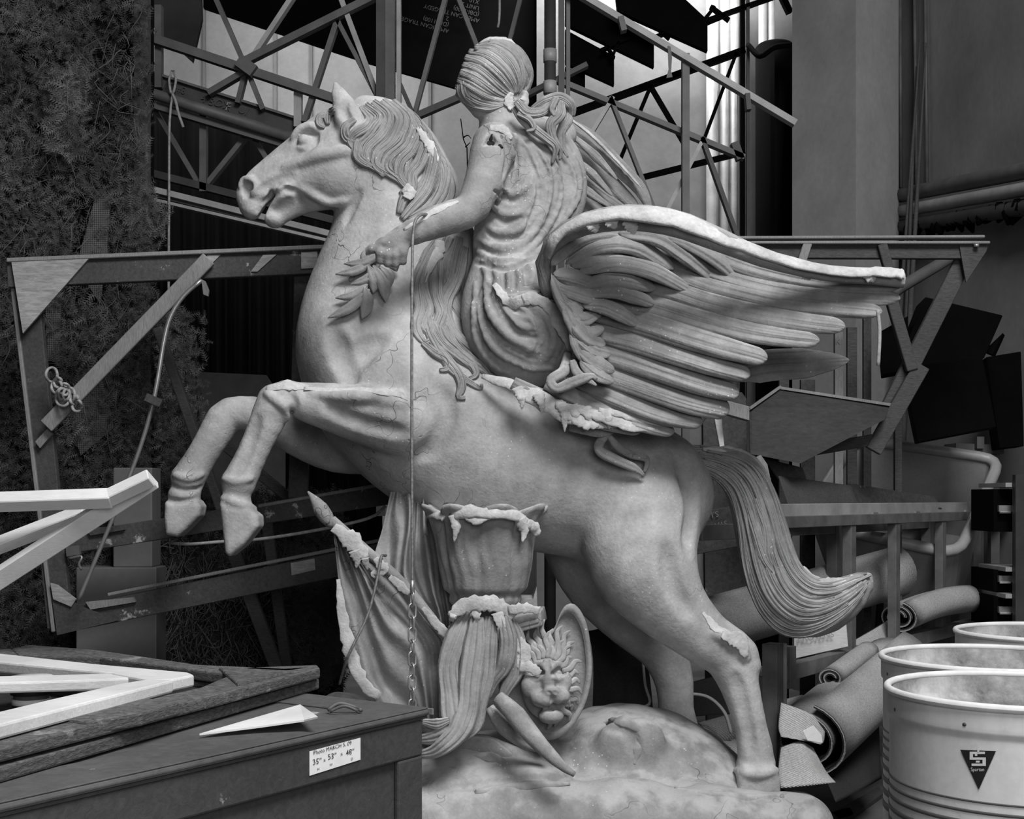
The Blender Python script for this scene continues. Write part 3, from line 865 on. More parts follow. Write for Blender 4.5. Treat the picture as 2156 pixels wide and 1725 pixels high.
# dress folds on the back
for pts, r in [
    ([(1030, 268), (1075, 285), (1098, 330), (1090, 392), (1062, 428)], (5, 8, 7, 3)), ([(1056, 285), (1078, 322), (1072, 372)], (4, 7, 3)),
    ([(1085, 285), (1122, 335), (1128, 405), (1098, 476), (1048, 520)], (5, 8, 8, 5)),
    ([(1105, 290), (1150, 350), (1150, 430), (1116, 500), (1066, 545)], (5, 9, 9, 5)),
    ([(1140, 300), (1174, 370), (1170, 440), (1130, 512), (1090, 548)], (6, 9, 8, 5)),
    ([(1165, 300), (1204, 370), (1196, 440), (1148, 515), (1118, 545)], (6, 10, 9, 5)), ([(1186, 300), (1216, 360), (1214, 420), (1178, 480)], (5, 8, 7, 4)),
    ([(1046, 388), (1078, 408), (1112, 392), (1128, 362)], (3, 7, 3)), ([(1034, 430), (1058, 450), (1098, 446), (1128, 404)], (4, 9, 7, 3)),
    ([(1024, 470), (1044, 488), (1088, 486), (1136, 442)], (4, 10, 8, 3)), ([(1000, 498), (1034, 520), (1080, 522), (1124, 490)], (4, 9, 8, 4)),
    ([(1006, 530), (1040, 548), (1090, 546)], (4, 7, 4)),
    ([(1024, 476), (1006, 500), (1000, 520)], (3, 5, 3)), ([(1038, 400), (1052, 425), (1046, 455)], (3, 5, 3)),
    # waist gathers
    ([(1014, 552), (1028, 588), (1012, 625)], (5, 9, 4)), ([(1040, 560), (1050, 592), (1040, 622)], (5, 8, 4)), ([(1062, 562), (1074, 588), (1070, 612)], (4, 7, 4)),
    ([(1084, 560), (1098, 588), (1092, 612)], (5, 8, 4)), ([(1106, 550), (1122, 576), (1120, 604)], (5, 8, 4)), ([(1128, 538), (1142, 566), (1140, 596)], (5, 8, 4)),
    # skirt sweeps
    ([(1002, 600), (1008, 668), (1042, 732), (1104, 772), (1160, 776)], (6, 12, 11, 5)), ([(1022, 600), (1032, 655), (1070, 706), (1132, 740)], (5, 11, 10, 5)),
    ([(996, 640), (1004, 715), (1046, 772), (1110, 792)], (5, 9, 5)), ([(1046, 622), (1064, 664), (1104, 690), (1146, 686)], (5, 10, 8, 3)),
    ([(1030, 590), (1068, 632), (1110, 626), (1150, 636), (1180, 675), (1200, 735)], (6, 12, 12, 8)),
    ([(1120, 640), (1152, 668), (1168, 712), (1150, 756)], (5, 11, 10, 5)), ([(1092, 650), (1128, 682), (1136, 716), (1110, 742)], (4, 10, 4)),
    ([(1190, 720), (1212, 752), (1202, 792)], (6, 9, 4)), ([(1170, 690), (1184, 735), (1172, 780)], (4, 9, 4)),
]:
    R.ridge(pts, r, .008, -.003)
for pts, r in [([(1040, 402), (1075, 424), (1110, 412)], (3, 6, 3)), ([(1034, 446), (1060, 468), (1108, 458)], (3, 7, 3)), ([(1020, 486), (1050, 504), (1102, 500)], (3, 7, 3)),
               ([(1002, 512), (1045, 535), (1100, 528)], (3, 6, 3)), ([(1104, 310), (1136, 400), (1106, 486)], (3, 7, 3)), ([(1158, 330), (1184, 400), (1150, 480)], (3, 7, 3)), ([(1126, 310), (1160, 390), (1140, 470)], (2, 6, 2)), ([(1180, 310), (1206, 390), (1180, 460)], (2, 6, 2)),
               ([(1014, 610), (1022, 664), (1058, 718), (1126, 758)], (4, 9, 4)), ([(1040, 606), (1052, 655), (1092, 702), (1140, 715)], (3, 9, 3)), ([(1062, 622), (1084, 652), (1120, 664)], (3, 7, 3)),
               ([(1000, 625), (1004, 690), (1040, 750), (1110, 784)], (3, 7, 3)), ([(1110, 645), (1140, 690), (1130, 740)], (3, 9, 3)), ([(1165, 665), (1180, 720), (1160, 770)], (3, 7, 3)),
               ([(996, 552), (1065, 566), (1132, 542)], (4, 7, 4)), ([(1030, 575), (1034, 610)], 4), ([(1058, 575), (1060, 606)], 4), ([(1080, 575), (1082, 606)], 4), ([(1104, 568), (1108, 600)], 4)]:
    R.ridge(pts, r, .007, .004, 's')
R.ridge([(1018, 303), (1035, 298), (1052, 304)], (4, 9, 4), .006, .004, 's')
R.ridge([(1035, 285), (1033, 300)], (5, 9), .006, .004, 's')
R.ridge([(1062, 290), (1070, 330), (1060, 375)], (3, 6, 3), .012, .004, 's')
rv, rf = R.skin(1)
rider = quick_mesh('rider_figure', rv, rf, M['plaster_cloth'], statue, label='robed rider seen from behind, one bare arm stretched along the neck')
mesh('shoulder_hole', *ribbon([P(1012, 309, R.hit(1020, 306) - .003), P(1034, 301, R.hit(1034, 302) - .003), P(1058, 310, R.hit(1052, 308) - .003)],
     [.003, .013, .003], .004, n=9, rough=.5)[:2], M['hole'], rider)
mesh('shoulder_hole', *ribbon([P(1036, 282, R.hit(1036, 284) - .003), P(1032, 300, R.hit(1034, 302) - .003)], [.002, .01], .004, n=6, rough=.5)[:2], M['hole'], rider)


def grad(fld, p):
    h = fld.h * 1.5
    g = np.array([fld.sample(p + e) - fld.sample(p - e) for e in np.eye(3) * h], float).T
    return g / (np.linalg.norm(g, axis=1)[:, None] + 1e-6)


def lock(name, pts, w, t, fld, parent, mat, lift=.0, ridges=3, Y=None, n=None, seg=18, depth=.4, **kw):
    """hair lock following a traced line that lies on the sculpted surface; w, t half width / thickness in px"""
    q = catmull(pts, n or max(10, len(pts) * 5))
    if Y is None:
        ys = np.array(fld.ys(q, lift))
        for _ in range(3):
            ys = np.convolve(np.pad(ys, 2, 'edge'), [.1, .2, .4, .2, .1], 'valid')
    else:
        ys = np.interp(np.linspace(0, 1, len(q)), np.linspace(0, 1, len(Y)), Y)
    p = np.array([P(a, b, y) for (a, b), y in zip(q, ys)])
    fr = np.tile([0, -1.0, 0], (len(p), 1))
    if fld is not None and Y is None:
        g = grad(fld, p)
        g[g[:, 1] > .2] = [0, -1, 0]
        fr = fr * .5 + g
    W = np.array(w if not np.isscalar(w) else [w * .6, w, w, w * .35]) * 4.5 / FPX
    T = np.array(t if not np.isscalar(t) else [t * .6, t, t, t * .4]) * 4.5 / FPX
    crust = mat is M['crust']
    if crust: T = T * .4
    V, F, uv = ribbon(p, W, T, fr, ridges, depth, seg=seg, rough=.25 if crust else 0, n=None)
    return mesh(name, V, F, mat, parent, uv=uv, **kw)


MH = M['plaster_hair']
# hair swept back to a knot
knot = (1084, 203)
hair = sub_empty('rider_hair', label='hair combed back into a tied ponytail')
hp = [[(1008, 96), (1050, 92), (1088, 118), (1102, 165), (1090, 196)], [(1000, 100), (1040, 104), (1075, 132), (1092, 170), (1086, 196)],
      [(988, 108), (1030, 118), (1062, 145), (1082, 178), (1084, 198)], [(980, 120), (1015, 132), (1050, 158), (1074, 186), (1080, 200)],
      [(976, 136), (1008, 148), (1040, 172), (1066, 194), (1080, 203)], [(970, 152), (1000, 164), (1032, 186), (1060, 202), (1078, 206)],
      [(965, 168), (992, 180), (1024, 200), (1056, 212), (1078, 210)], [(961, 182), (982, 196), (1012, 214), (1048, 221), (1076, 212)],
      [(962, 196), (978, 210), (1002, 222), (1035, 228), (1070, 216)], [(1030, 88), (1072, 96), (1104, 130), (1114, 170), (1096, 200)],
      [(1050, 88), (1092, 108), (1116, 150), (1112, 185), (1096, 204)], [(968, 178), (972, 200), (990, 216)], [(975, 172), (984, 200), (1006, 222), (1024, 228)]]
for pts in hp:
    lock('hair_lock', pts, [7, 12, 11, 8, 5], [5, 8, 7, 5, 4], R, hair, MH, .0, 2)
lock('hair_lock', [(1000, 100), (1030, 84), (1065, 88), (1095, 112)], [6, 12, 14, 7], [6, 9, 9, 5], R, hair, M['crust'], .004, 0, label='white crust on the crown')
for pts, w in [([(1078, 196), (1072, 212), (1076, 232)], [5, 12, 4]), ([(1080, 206), (1098, 200), (1105, 214), (1092, 226)], [9, 13, 12, 6])]:
    lock('hair_knot', pts, w, [8, 11, 6], R, hair, M['crust'], .012, 2)
for pts, w, Y in [([(1088, 214), (1110, 236), (1138, 236), (1158, 222), (1180, 212)], [8, 12, 11, 11, 10], [4.40, 4.40, 4.42, 4.44, 4.46]),
                  ([(1120, 230), (1150, 212), (1180, 206), (1202, 222), (1205, 246)], [6, 10, 12, 12, 6], [4.45, 4.44, 4.44, 4.44, 4.46]),
                  ([(1180, 214), (1178, 240), (1160, 262), (1164, 290), (1180, 315), (1178, 338)], [8, 14, 11, 9, 6, 2], [4.43, 4.42, 4.42, 4.43, 4.44, 4.45]),
                  ([(1196, 226), (1194, 252), (1182, 278), (1184, 306), (1196, 332)], [8, 13, 10, 7, 2], [4.46, 4.46, 4.46, 4.47, 4.48]),
                  ([(1082, 226), (1098, 250), (1118, 268), (1150, 292), (1170, 312), (1162, 346)], [7, 9, 11, 10, 7, 2], [4.42, 4.42, 4.42, 4.42, 4.43, 4.44]),
                  ([(1090, 238), (1115, 252), (1124, 270), (1108, 276)], [5, 7, 6, 2], [4.40, 4.40, 4.40, 4.40]),
                  ([(1172, 206), (1162, 228), (1168, 244)], [8, 7, 3], [4.42, 4.41, 4.41])]:
    lock('hair_lock', pts, w, [a * .7 for a in w], None, hair, MH, Y=Y, ridges=3)

# ---------------------------------------------------------------- mane
mane = sub_empty('mane', label='long wavy mane in grooved locks')
U = Field(H.lo, H.lo + H.h * (H.n - 1), .006)
U.f = np.minimum(H.f, 1.0)
ml = [
    ([(748, 250), (728, 268), (730, 290), (750, 298), (766, 286), (760, 272)], [5, 9, 9, 9, 7, 3]),
    ([(770, 222), (798, 246), (782, 272), (756, 300), (752, 328), (772, 346), (800, 352)], [8, 12, 12, 11, 11, 9, 3]),
    ([(786, 215), (818, 244), (806, 280), (776, 312), (772, 338), (796, 358), (808, 372)], [8, 13, 13, 12, 11, 9, 3]),
    ([(806, 212), (842, 250), (826, 292), (796, 322), (792, 348), (816, 366), (842, 376)], [8, 13, 13, 12, 12, 9, 3]),
    ([(826, 214), (862, 254), (850, 300), (818, 332), (814, 358), (838, 378), (856, 398)], [8, 13, 14, 13, 12, 9, 4]),
    ([(842, 222), (880, 268), (868, 312), (842, 342), (840, 372), (856, 396), (842, 408)], [8, 13, 14, 13, 12, 10, 4]),
    ([(856, 236), (896, 290), (888, 336), (866, 368), (866, 396), (850, 420), (840, 450)], [8, 13, 15, 14, 13, 11, 6]),
    ([(876, 262), (912, 320), (908, 372), (888, 412), (868, 436), (846, 462)], [8, 14, 16, 15, 12, 6]),
    ([(892, 286), (930, 350), (930, 400), (908, 436), (880, 452), (860, 462)], [8, 14, 16, 15, 12, 6]),
    ([(912, 310), (946, 372), (950, 420), (926, 446), (900, 458)], [8, 14, 15, 13, 8]),
    ([(690, 240), (674, 248), (672, 262), (684, 268)], [6, 9, 7, 3]), ([(706, 228), (690, 244), (690, 262)], [6, 9, 4]),
    ([(760, 226), (780, 250), (768, 268), (745, 284), (738, 304), (752, 318)], [7, 11, 11, 10, 8, 3]),
    ([(846, 226), (874, 262), (876, 300), (858, 336), (856, 366), (846, 384)], [6, 9, 9, 9, 8, 3]),
    ([(884, 280), (904, 330), (900, 372), (878, 402), (862, 424)], [6, 9, 10, 9, 4]),
    ([(926, 330), (944, 390), (938, 424), (912, 444), (884, 470), (862, 486)], [6, 11, 12, 11, 8, 3]),
    # below the arm
    ([(900, 540), (880, 600), (884, 650), (876, 690), (892, 720), (905, 716)], [10, 15, 15, 13, 10, 4]),
    ([(975, 520), (960, 580), (935, 640), (946, 690), (975, 720), (1006, 742)], [12, 18, 18, 15, 12, 5]),
    ([(1000, 560), (990, 610), (1002, 650), (990, 690), (1008, 730), (1018, 770)], [10, 15, 15, 13, 11, 4]),
    ([(935, 690), (955, 730), (990, 760), (1020, 780), (1035, 800)], [10, 16, 15, 11, 4]),
    ([(926, 505), (900, 545), (888, 600), (900, 652), (892, 686), (915, 706), (935, 700)], [10, 14, 14, 13, 13, 10, 5]),
    ([(946, 500), (922, 560), (918, 620), (930, 660), (922, 700), (950, 740), (985, 768)], [10, 15, 15, 14, 12, 11, 5]),
    ([(966, 500), (950, 570), (948, 620), (964, 656), (990, 684), (1008, 690), (1008, 674), (992, 672)], [9, 14, 14, 13, 11, 9, 7, 3]),
    ([(912, 680), (930, 720), (968, 752), (996, 772), (1002, 790), (988, 798)], [8, 14, 14, 12, 9, 4]),
    ([(900, 650), (906, 700), (930, 744), (962, 784), (972, 812), (966, 836), (980, 838)], [7, 11, 11, 11, 10, 9, 4]),
    ([(890, 722), (916, 744), (940, 758), (942, 776), (926, 780)], [5, 9, 10, 8, 4]),
    ([(930, 756), (960, 786), (990, 806), (1012, 818), (1014, 808)], [5, 9, 8, 6, 3]),
    ([(985, 560), (978, 610), (984, 650), (1000, 700), (996, 740)], [8, 12, 12, 9, 4]),
]
for pts, w in ml:
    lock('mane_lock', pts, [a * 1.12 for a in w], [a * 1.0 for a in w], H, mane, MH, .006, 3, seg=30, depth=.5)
for pts, w in [([(852, 392), (862, 402), (856, 418)], [8, 14, 8]), ([(915, 512), (928, 520), (905, 560), (890, 600)], [8, 13, 9, 3]), ([(880, 268), (900, 300), (925, 340)], [6, 11, 5])]:
    lock('mane_crust', pts, w, [a * .6 for a in w], H, mane, M['crust'], .026, 0)
# eyeball and bridle-side details are part of the sculpted head

# ---------------------------------------------------------------- tail
tail = sub_empty('tail', label='thick grooved tail sweeping down and curling up at the end')
outer = [(1440, 985), (1490, 1002), (1532, 1040), (1552, 1110), (1566, 1200), (1598, 1285), (1655, 1335), (1722, 1328), (1790, 1285), (1836, 1222)]
inner = [(1440, 938), (1515, 942), (1590, 968), (1634, 1040), (1660, 1125), (1684, 1190), (1722, 1222), (1765, 1222), (1800, 1212), (1832, 1208)]
def by_index(pts, n):
    p = np.array(pts, float); q = np.vstack([2 * p[0] - p[1], p, 2 * p[-1] - p[-2]])
    u = np.linspace(0, len(p) - 1 - 1e-6, n); i = u.astype(int); t = (u - i)[:, None]
    a, b, c, d = q[i], q[i + 1], q[i + 2], q[i + 3]
    return 0.5 * ((2 * b) + (c - a) * t + (2 * a - 5 * b + 4 * c - d) * t * t + (3 * b - a - 3 * c + d) * t ** 3)
oc, ic = by_index(outer, 40), by_index(inner, 40)
core = [(*((oc[i] + ic[i]) / 2), 4.62, np.linalg.norm(oc[i] - ic[i]) / 2 * .9) for i in range(0, 40, 3)] + [(1828, 1214, 4.62, 8)]
T_ = Field([P(1400, 0, 4.4)[0], 4.3, P(0, 1370, 4.6)[2]], [P(1860, 0, 4.7)[0], 4.92, P(0, 900, 4.7)[2]], .006)
T_.chain(core, .02, .8)
tv, tf = T_.skin(1)
quick_mesh('tail_core', tv, tf, MH, tail)
for i, s in enumerate(np.linspace(.03, .985, 18)):
    wob = np.sin(np.linspace(0, 5, 40) + i * 1.3) * .03
    q = oc * (1 - s) + ic * s + (ic - oc) * wob[:, None]
    q = q[1 + (i * 3) % 5: 39 - (i * 5) % 7 if .2 < s < .8 else 40]
    wd = np.linalg.norm(oc - ic, axis=1) / 15 * (1 + .35 * math.sin(i * 2.1))
    lock('tail_lock', q[::3], list(np.clip(wd[::4], 3.5, 13)), list(np.clip(wd[::4], 4, 12) * 1.25), T_, tail, MH, .004 + .004 * (i % 3), 2, n=44, seg=22, depth=.5)
for pts, w in [([(1575, 1065), (1592, 1120), (1612, 1180), (1640, 1215)], [4, 13, 13, 3]), ([(1590, 1050), (1612, 1110), (1618, 1170), (1636, 1205)], [4, 11, 12, 4])]:
    lock('tail_lock', pts, w, [a * .8 for a in w], T_, tail, MH, .016, 3)
for pts, w in [([(1690, 1196), (1724, 1228), (1770, 1232), (1812, 1212)], [6, 18, 17, 6]), ([(1480, 946), (1540, 948), (1590, 968), (1622, 1010)], [4, 9, 9, 3])]:
    lock('tail_crust', pts, w, [a * .6 for a in w], T_, tail, M['crust'], .012, 0)

# ---------------------------------------------------------------- olive branch in the hand
branch = sub_empty('olive_branch', label='leafy olive branch held in the fist')
def leaf(a, b, w, Yo=.03, ridge=2, bend=8):
    a, b = np.array(a, float), np.array(b, float)
    d = b - a; nrm = np.array([d[1], -d[0]]) / (np.linalg.norm(d) + 1e-9)
    q = catmull([a, (a + b) / 2 + nrm * bend, b], 14)
    ys = np.array(H.ys(q, Yo))
    ys = ys.mean() + (ys - ys.mean()) * .4 - .012 * np.sin(np.linspace(0, math.pi, len(q)))
    p = np.array([P(x, y, Y) for (x, y), Y in zip(q, ys)])
    W = np.array([.2, .7, 1, .95, .7, .06]) * w * 4.4 / FPX
    V, F, uv = ribbon(p, W, np.array([.006, .011, .012, .011, .008, .002]), (0.1, -1, .25), 2, .55, seg=20)
    return mesh('leaf', V, F, M['plaster_cloth'], branch)
for a, b, w in [((806, 532), (724, 556), 11), ((790, 545), (706, 578), 11), ((800, 560), (736, 600), 10), ((792, 566), (770, 588), 9), ((775, 598), (706, 628), 11),
                ((778, 610), (690, 670), 12), ((768, 604), (762, 672), 14), ((775, 560), (786, 618), 14), ((786, 560), (812, 636), 14), ((800, 562), (822, 606), 11),
                ((812, 556), (836, 572), 12), ((762, 560), (790, 520), 9)]:
    leaf(a, b, w)
sy_ = H.ys([(800, 545), (775, 590), (765, 625)], .03)
MB().tube([P(805, 545, sy_[0] - .02), P(778, 590, sy_[1]), P(766, 620, sy_[2])], .006, 8, 6).build('twig', MH, branch, True)
# ---------------------------------------------------------------- wings
MF = M['plaster_feather']
wing = sub_empty('near_wing', label='spread near wing of long overlapping feathers')


def feather(pts, Y, w, parent, t=.35, mat=None, name='feather', ridges=2, seg=16, depth=.3, front=(0, -1, .25), tip=.14, root=0, **kw):
    NS = 30
    uu = np.sort(np.concatenate([np.linspace(0, 1, 22), 1 - np.array([.003, .008, .016, .026, .036, .06, .075, .09])]))
    q = catmull(pts, 200)
    q = np.stack([np.interp(uu, np.linspace(0, 1, 200), q[:, k]) for k in range(2)], 1)
    ys = np.interp(uu, np.linspace(0, 1, len(Y)), Y)
    p = np.array([P(a, b, y) for (a, b), y in zip(q, ys)])
    u = uu
    W = np.interp(u, np.linspace(0, 1, len(w)), w) * 4.2 / FPX
    if tip:
        W = W * np.sqrt(np.clip(1 - (np.clip(u - (1 - tip), 0, 1) / tip) ** 2, .004, 1))
    if root:
        W = W * np.sqrt(np.clip(1 - (np.clip(root - u, 0, 1) / root) ** 2, .01, 1))
    crust = mat is M['crust']
    V, F, uv = ribbon(p, W, W * t * (.7 if crust else 1), front, ridges, depth, seg=seg, rough=.25 if crust else 0)
    return mesh(name, V, F, mat or MF, parent, uv=uv, **kw)


# long flight feathers from the top down
fl = [
    ([(1215, 500), (1330, 478), (1450, 512), (1570, 560), (1700, 590), (1820, 600), (1900, 600)], [18, 28, 28, 24, 19, 17, 16]),
    ([(1230, 520), (1380, 522), (1500, 570), (1620, 604), (1760, 622), (1896, 628)], [18, 28, 27, 23, 20, 17]),
    ([(1230, 550), (1390, 566), (1510, 604), (1640, 634), (1760, 648), (1858, 656)], [18, 28, 27, 23, 21, 18]),
    ([(1230, 585), (1380, 604), (1490, 638), (1600, 664), (1700, 680), (1780, 688)], [18, 28, 27, 25, 22, 19]),
    ([(1230, 620), (1360, 640), (1470, 672), (1570, 698), (1660, 712), (1726, 718)], [18, 28, 27, 25, 22, 17]),
    ([(1230, 655), (1340, 676), (1440, 708), (1530, 734), (1616, 756)], [18, 28, 27, 25, 19]),
    ([(1225, 692), (1330, 716), (1420, 744), (1510, 772), (1580, 790)], [18, 27, 26, 24, 18]),
    ([(1222, 730), (1315, 756), (1400, 784), (1480, 810), (1556, 830)], [18, 27, 26, 25, 20]),
    ([(1220, 768), (1305, 796), (1385, 824), (1460, 848), (1536, 864)], [18, 27, 27, 28, 24]),
    ([(1216, 802), (1290, 834), (1360, 862), (1420, 880), (1480, 890)], [15, 24, 24, 22, 16]),
    ([(1150, 806), (1230, 846), (1310, 878), (1370, 898), (1420, 910)], [15, 22, 22, 19, 14]),
    ([(1080, 806), (1150, 842), (1230, 876), (1300, 896), (1350, 908)], [14, 20, 20, 18, 13]),
]
for i, (pts, w) in enumerate(fl):
    b = .010 * i
    Ys = [4.26 - b * .3, 4.27 - b * .6, 4.20 - b * .5, 4.14 - b * .3, 4.10 - b * .1]
    if i > 5:
        c = (i - 5) / 6
        Ys = [y * (1 - c) + (4.30 - .02 * c) * c for y in Ys]
    feather(pts, Ys, w, wing, .55, ridges=3, depth=.22, seg=30, tip=.07)
# bed of the wing under the feathers
bed = MB()
tops = [(1205, 570), (1240, 530), (1300, 488), (1420, 510), (1540, 560), (1660, 595), (1780, 612), (1850, 620)]
bots = [(1215, 800), (1240, 835), (1280, 870), (1330, 895), (1400, 890), (1480, 830), (1560, 760), (1700, 700)]
tc, bc = catmull(tops, 24), catmull(bots, 24)
V, Fc = [], []
for sgn in (0, .04):
    for i in range(24):
        for j in range(10):
            q = tc[i] * (1 - j / 9) + bc[i] * (j / 9)
            V.append(P(q[0], q[1], 4.31 - .11 * i / 23 - .03 * j / 9 + sgn + .02 * math.sin(j)))
for k in (0, 240):
    for i in range(23):
        for j in range(9):
            a = k + i * 10 + j
            Fc.append([a, a + 1, a + 11, a + 10] if k == 0 else [a, a + 10, a + 11, a + 1])
rim = [i * 10 for i in range(24)] + [230 + j for j in range(1, 10)] + [i * 10 + 9 for i in range(22, -1, -1)] + [j for j in range(8, 0, -1)]
for a, b in zip(rim, rim[1:] + rim[:1]):
    Fc.append([b, a, a + 240, b + 240])
mesh('wing_bed', V, Fc, MF, wing)
# covert feathers: long inner row, then the short row along the root
cov = []
for pts, w in [
    ([(1160, 560), (1215, 505), (1290, 488), (1345, 512)], [12, 20, 20, 12]), ([(1190, 556), (1260, 518), (1340, 520), (1420, 566)], [12, 20, 21, 13]),
    ([(1300, 490), (1380, 500), (1440, 535), (1510, 590)], [12, 20, 20, 12]), ([(1380, 488), (1450, 512), (1520, 555), (1580, 612)], [10, 17, 17, 9]),
    ([(1215, 575), (1290, 555), (1370, 570), (1455, 612)], [12, 20, 20, 12]), ([(1225, 600), (1290, 588), (1340, 596), (1380, 608)], [11, 18, 18, 12]),
    ([(1230, 618), (1290, 612), (1335, 624), (1378, 640)], [11, 18, 18, 12]), ([(1225, 642), (1265, 644), (1305, 660), (1345, 684)], [11, 18, 18, 11]),
    ([(1165, 575), (1190, 580), (1225, 590), (1262, 606)], [12, 20, 20, 12]), ([(1170, 596), (1200, 610), (1235, 622), (1275, 632)], [12, 20, 20, 12]), ([(1200, 560), (1235, 548), (1280, 545), (1330, 556)], [12, 19, 19, 12]),
    ([(1170, 600), (1195, 630), (1215, 640), (1240, 634)], [11, 19, 18, 11]), ([(1180, 610), (1205, 650), (1228, 672), (1272, 650)], [10, 17, 17, 9]),
    ([(1192, 645), (1215, 680), (1240, 700), (1272, 690)], [10, 17, 17, 9]), ([(1200, 665), (1222, 696), (1245, 716), (1275, 726)], [11, 18, 18, 10]),
    ([(1210, 694), (1230, 720), (1254, 738), (1286, 746)], [11, 18, 17, 10]), ([(1216, 726), (1238, 748), (1262, 766), (1294, 782)], [11, 17, 16, 10]),
    ([(1222, 756), (1242, 776), (1264, 792), (1292, 804)], [10, 16, 15, 9]), ([(1165, 580), (1182, 622), (1202, 660), (1230, 690)], [12, 18, 17, 10]),
    ([(1186, 630), (1204, 672), (1220, 705), (1244, 735)], [11, 17, 16, 9]), ([(1206, 690), (1218, 728), (1232, 752), (1256, 770)], [11, 16, 15, 9]),
]:
    cov.append((pts, w, [4.19, 4.185, 4.19, 4.215]))
for k, (pts, w, Y) in enumerate(cov):
    feather(pts, [y - .0012 * (k % 5) for y in Y], w, wing, .42, name='covert_feather', ridges=3, depth=.2, seg=24, root=.2)
# leading edge: thick rolled rim, white with crust
le = [(1158, 640), (1146, 590), (1146, 545), (1172, 502), (1230, 472), (1320, 458), (1420, 470), (1520, 508), (1620, 548), (1740, 576), (1840, 584), (1902, 590)]
feather(le, [4.30, 4.22, 4.10, 4.02, 3.98, 3.98, 4.02, 4.06, 4.08, 4.08], [10, 18, 25, 28, 30, 30, 27, 22, 19, 18, 17, 18], wing, .8, name='leading_edge', ridges=0, seg=16, front=(0, -.8, .6), tip=0)
feather([(1150, 540), (1174, 494), (1238, 462), (1330, 449), (1430, 464), (1530, 505), (1640, 545), (1760, 570), (1860, 573), (1902, 578)],
        [4.06, 3.98, 3.94, 3.94, 3.98, 4.02, 4.045, 4.05], [12, 19, 21, 25, 24, 20, 17, 14, 14, 15], wing, .6, mat=M['crust'], name='edge_crust', ridges=0, front=(0, -.75, .65), tip=0,
        label='flaking white crust along the top edge')
for x, y, l, Y in [(1250, 478, 20, 3.97), (1330, 478, 26, 3.96), (1290, 472, 16, 3.96), (1440, 490, 18, 3.98), (1570, 538, 15, 4.04), (1700, 580, 16, 4.06), (1835, 586, 12, 4.045)]:
    feather([(x - 14, y - 14), (x, y - 2), (x + 6, y + l * .6)], [Y, Y, Y + .01], [10, 15, 4], wing, .4, mat=M['crust'], name='edge_crust', ridges=0)
# loose smooth feather behind
feather([(1500, 800), (1600, 772), (1700, 765), (1788, 758)], [4.45, 4.42, 4.4, 4.4], [6, 38, 36, 12], wing, .08, name='feather', ridges=0, label='smooth flat feather below the others')
# shaggy lower edge with white drips
feather([(1015, 792), (1080, 812), (1150, 850), (1220, 882), (1300, 900)], [4.34, 4.28, 4.26, 4.25, 4.26], [7, 17, 22, 18, 6], wing, .5, mat=M['crust'], name='edge_crust', ridges=0)
for x, y, l in [(1098, 838, 26), (1188, 872, 38), (1240, 880, 18), (1282, 886, 18), (1140, 852, 20), (1212, 876, 20)]:
    feather([(x - 8, y - 22), (x, y), (x + 1, y + l)], [4.25, 4.24, 4.25], [14, 9, 1.5], wing, .6, mat=M['crust'], name='drip', ridges=0)
for pts, w in [([(1170, 850), (1250, 872), (1330, 896), (1405, 906)], [6, 12, 13, 6]), ([(1260, 862), (1340, 880), (1412, 898)], [5, 10, 5]), ([(1190, 868), (1230, 890), (1262, 896)], [9, 16, 7])]:
    feather(pts, [4.245, 4.245, 4.245], w, wing, .5, mat=M['crust'], name='edge_crust', ridges=0)

# ribbons: one under the skirt, one trailing over the flank
rib = sub_empty('fluttering_ribbon', label='thin twisted ribbon trailing over the flank')
for pts, w, Y in [([(1200, 900), (1230, 905), (1262, 912), (1288, 905), (1300, 890)], [8, 10, 9, 9, 5], [4.33, 4.30, 4.30, 4.31, 4.33]),
                  ([(1282, 910), (1262, 935), (1266, 952), (1300, 970), (1340, 988), (1356, 1002)], [6, 10, 11, 10, 9, 3], [4.31, 4.32, 4.33, 4.33, 4.33, 4.34]),
                  ([(1280, 915), (1302, 942), (1330, 958), (1362, 968), (1356, 996)], [5, 8, 8, 7, 3], [4.32, 4.33, 4.34, 4.34, 4.35])]:
    lock('ribbon_fold', pts, w, [a * .6 for a in w], None, rib, M['plaster_cloth'], Y=Y, ridges=2)
for pts, w, Y in [([(1196, 742), (1188, 780), (1160, 800), (1172, 818), (1205, 806), (1245, 792), (1256, 800)], [8, 12, 10, 9, 11, 10, 3], [4.28, 4.2, 4.17, 4.16, 4.16, 4.15, 4.16]),
                  ([(1205, 760), (1215, 785), (1238, 800), (1256, 812)], [7, 9, 7, 2], [4.2, 4.17, 4.16, 4.16])]:
    lock('ribbon_fold', pts, w, [a * .55 for a in w], None, rib, M['plaster_cloth'], Y=Y, ridges=2)
# crust on the skirt ridge
for pts, w in [([(1040, 598), (1075, 638), (1115, 628), (1150, 640)], [5, 11, 13, 9]), ([(1140, 632), (1168, 660), (1192, 705), (1206, 745)], [9, 15, 15, 6]), ([(1100, 630), (1128, 615), (1142, 606)], [8, 9, 3])]:
    lock('skirt_crust', pts, w, [a * .5 for a in w], R, rider, M['crust'], .008, 0)
for pts, w in [([(965, 424), (930, 437), (885, 462), (850, 484)], [3, 7, 6, 2]), ([(1030, 268), (1060, 272), (1078, 292)], [5, 9, 4])]:
    lock('arm_crust', pts, w, [a * .4 for a in w], R, rider, M['crust'], .004, 0)

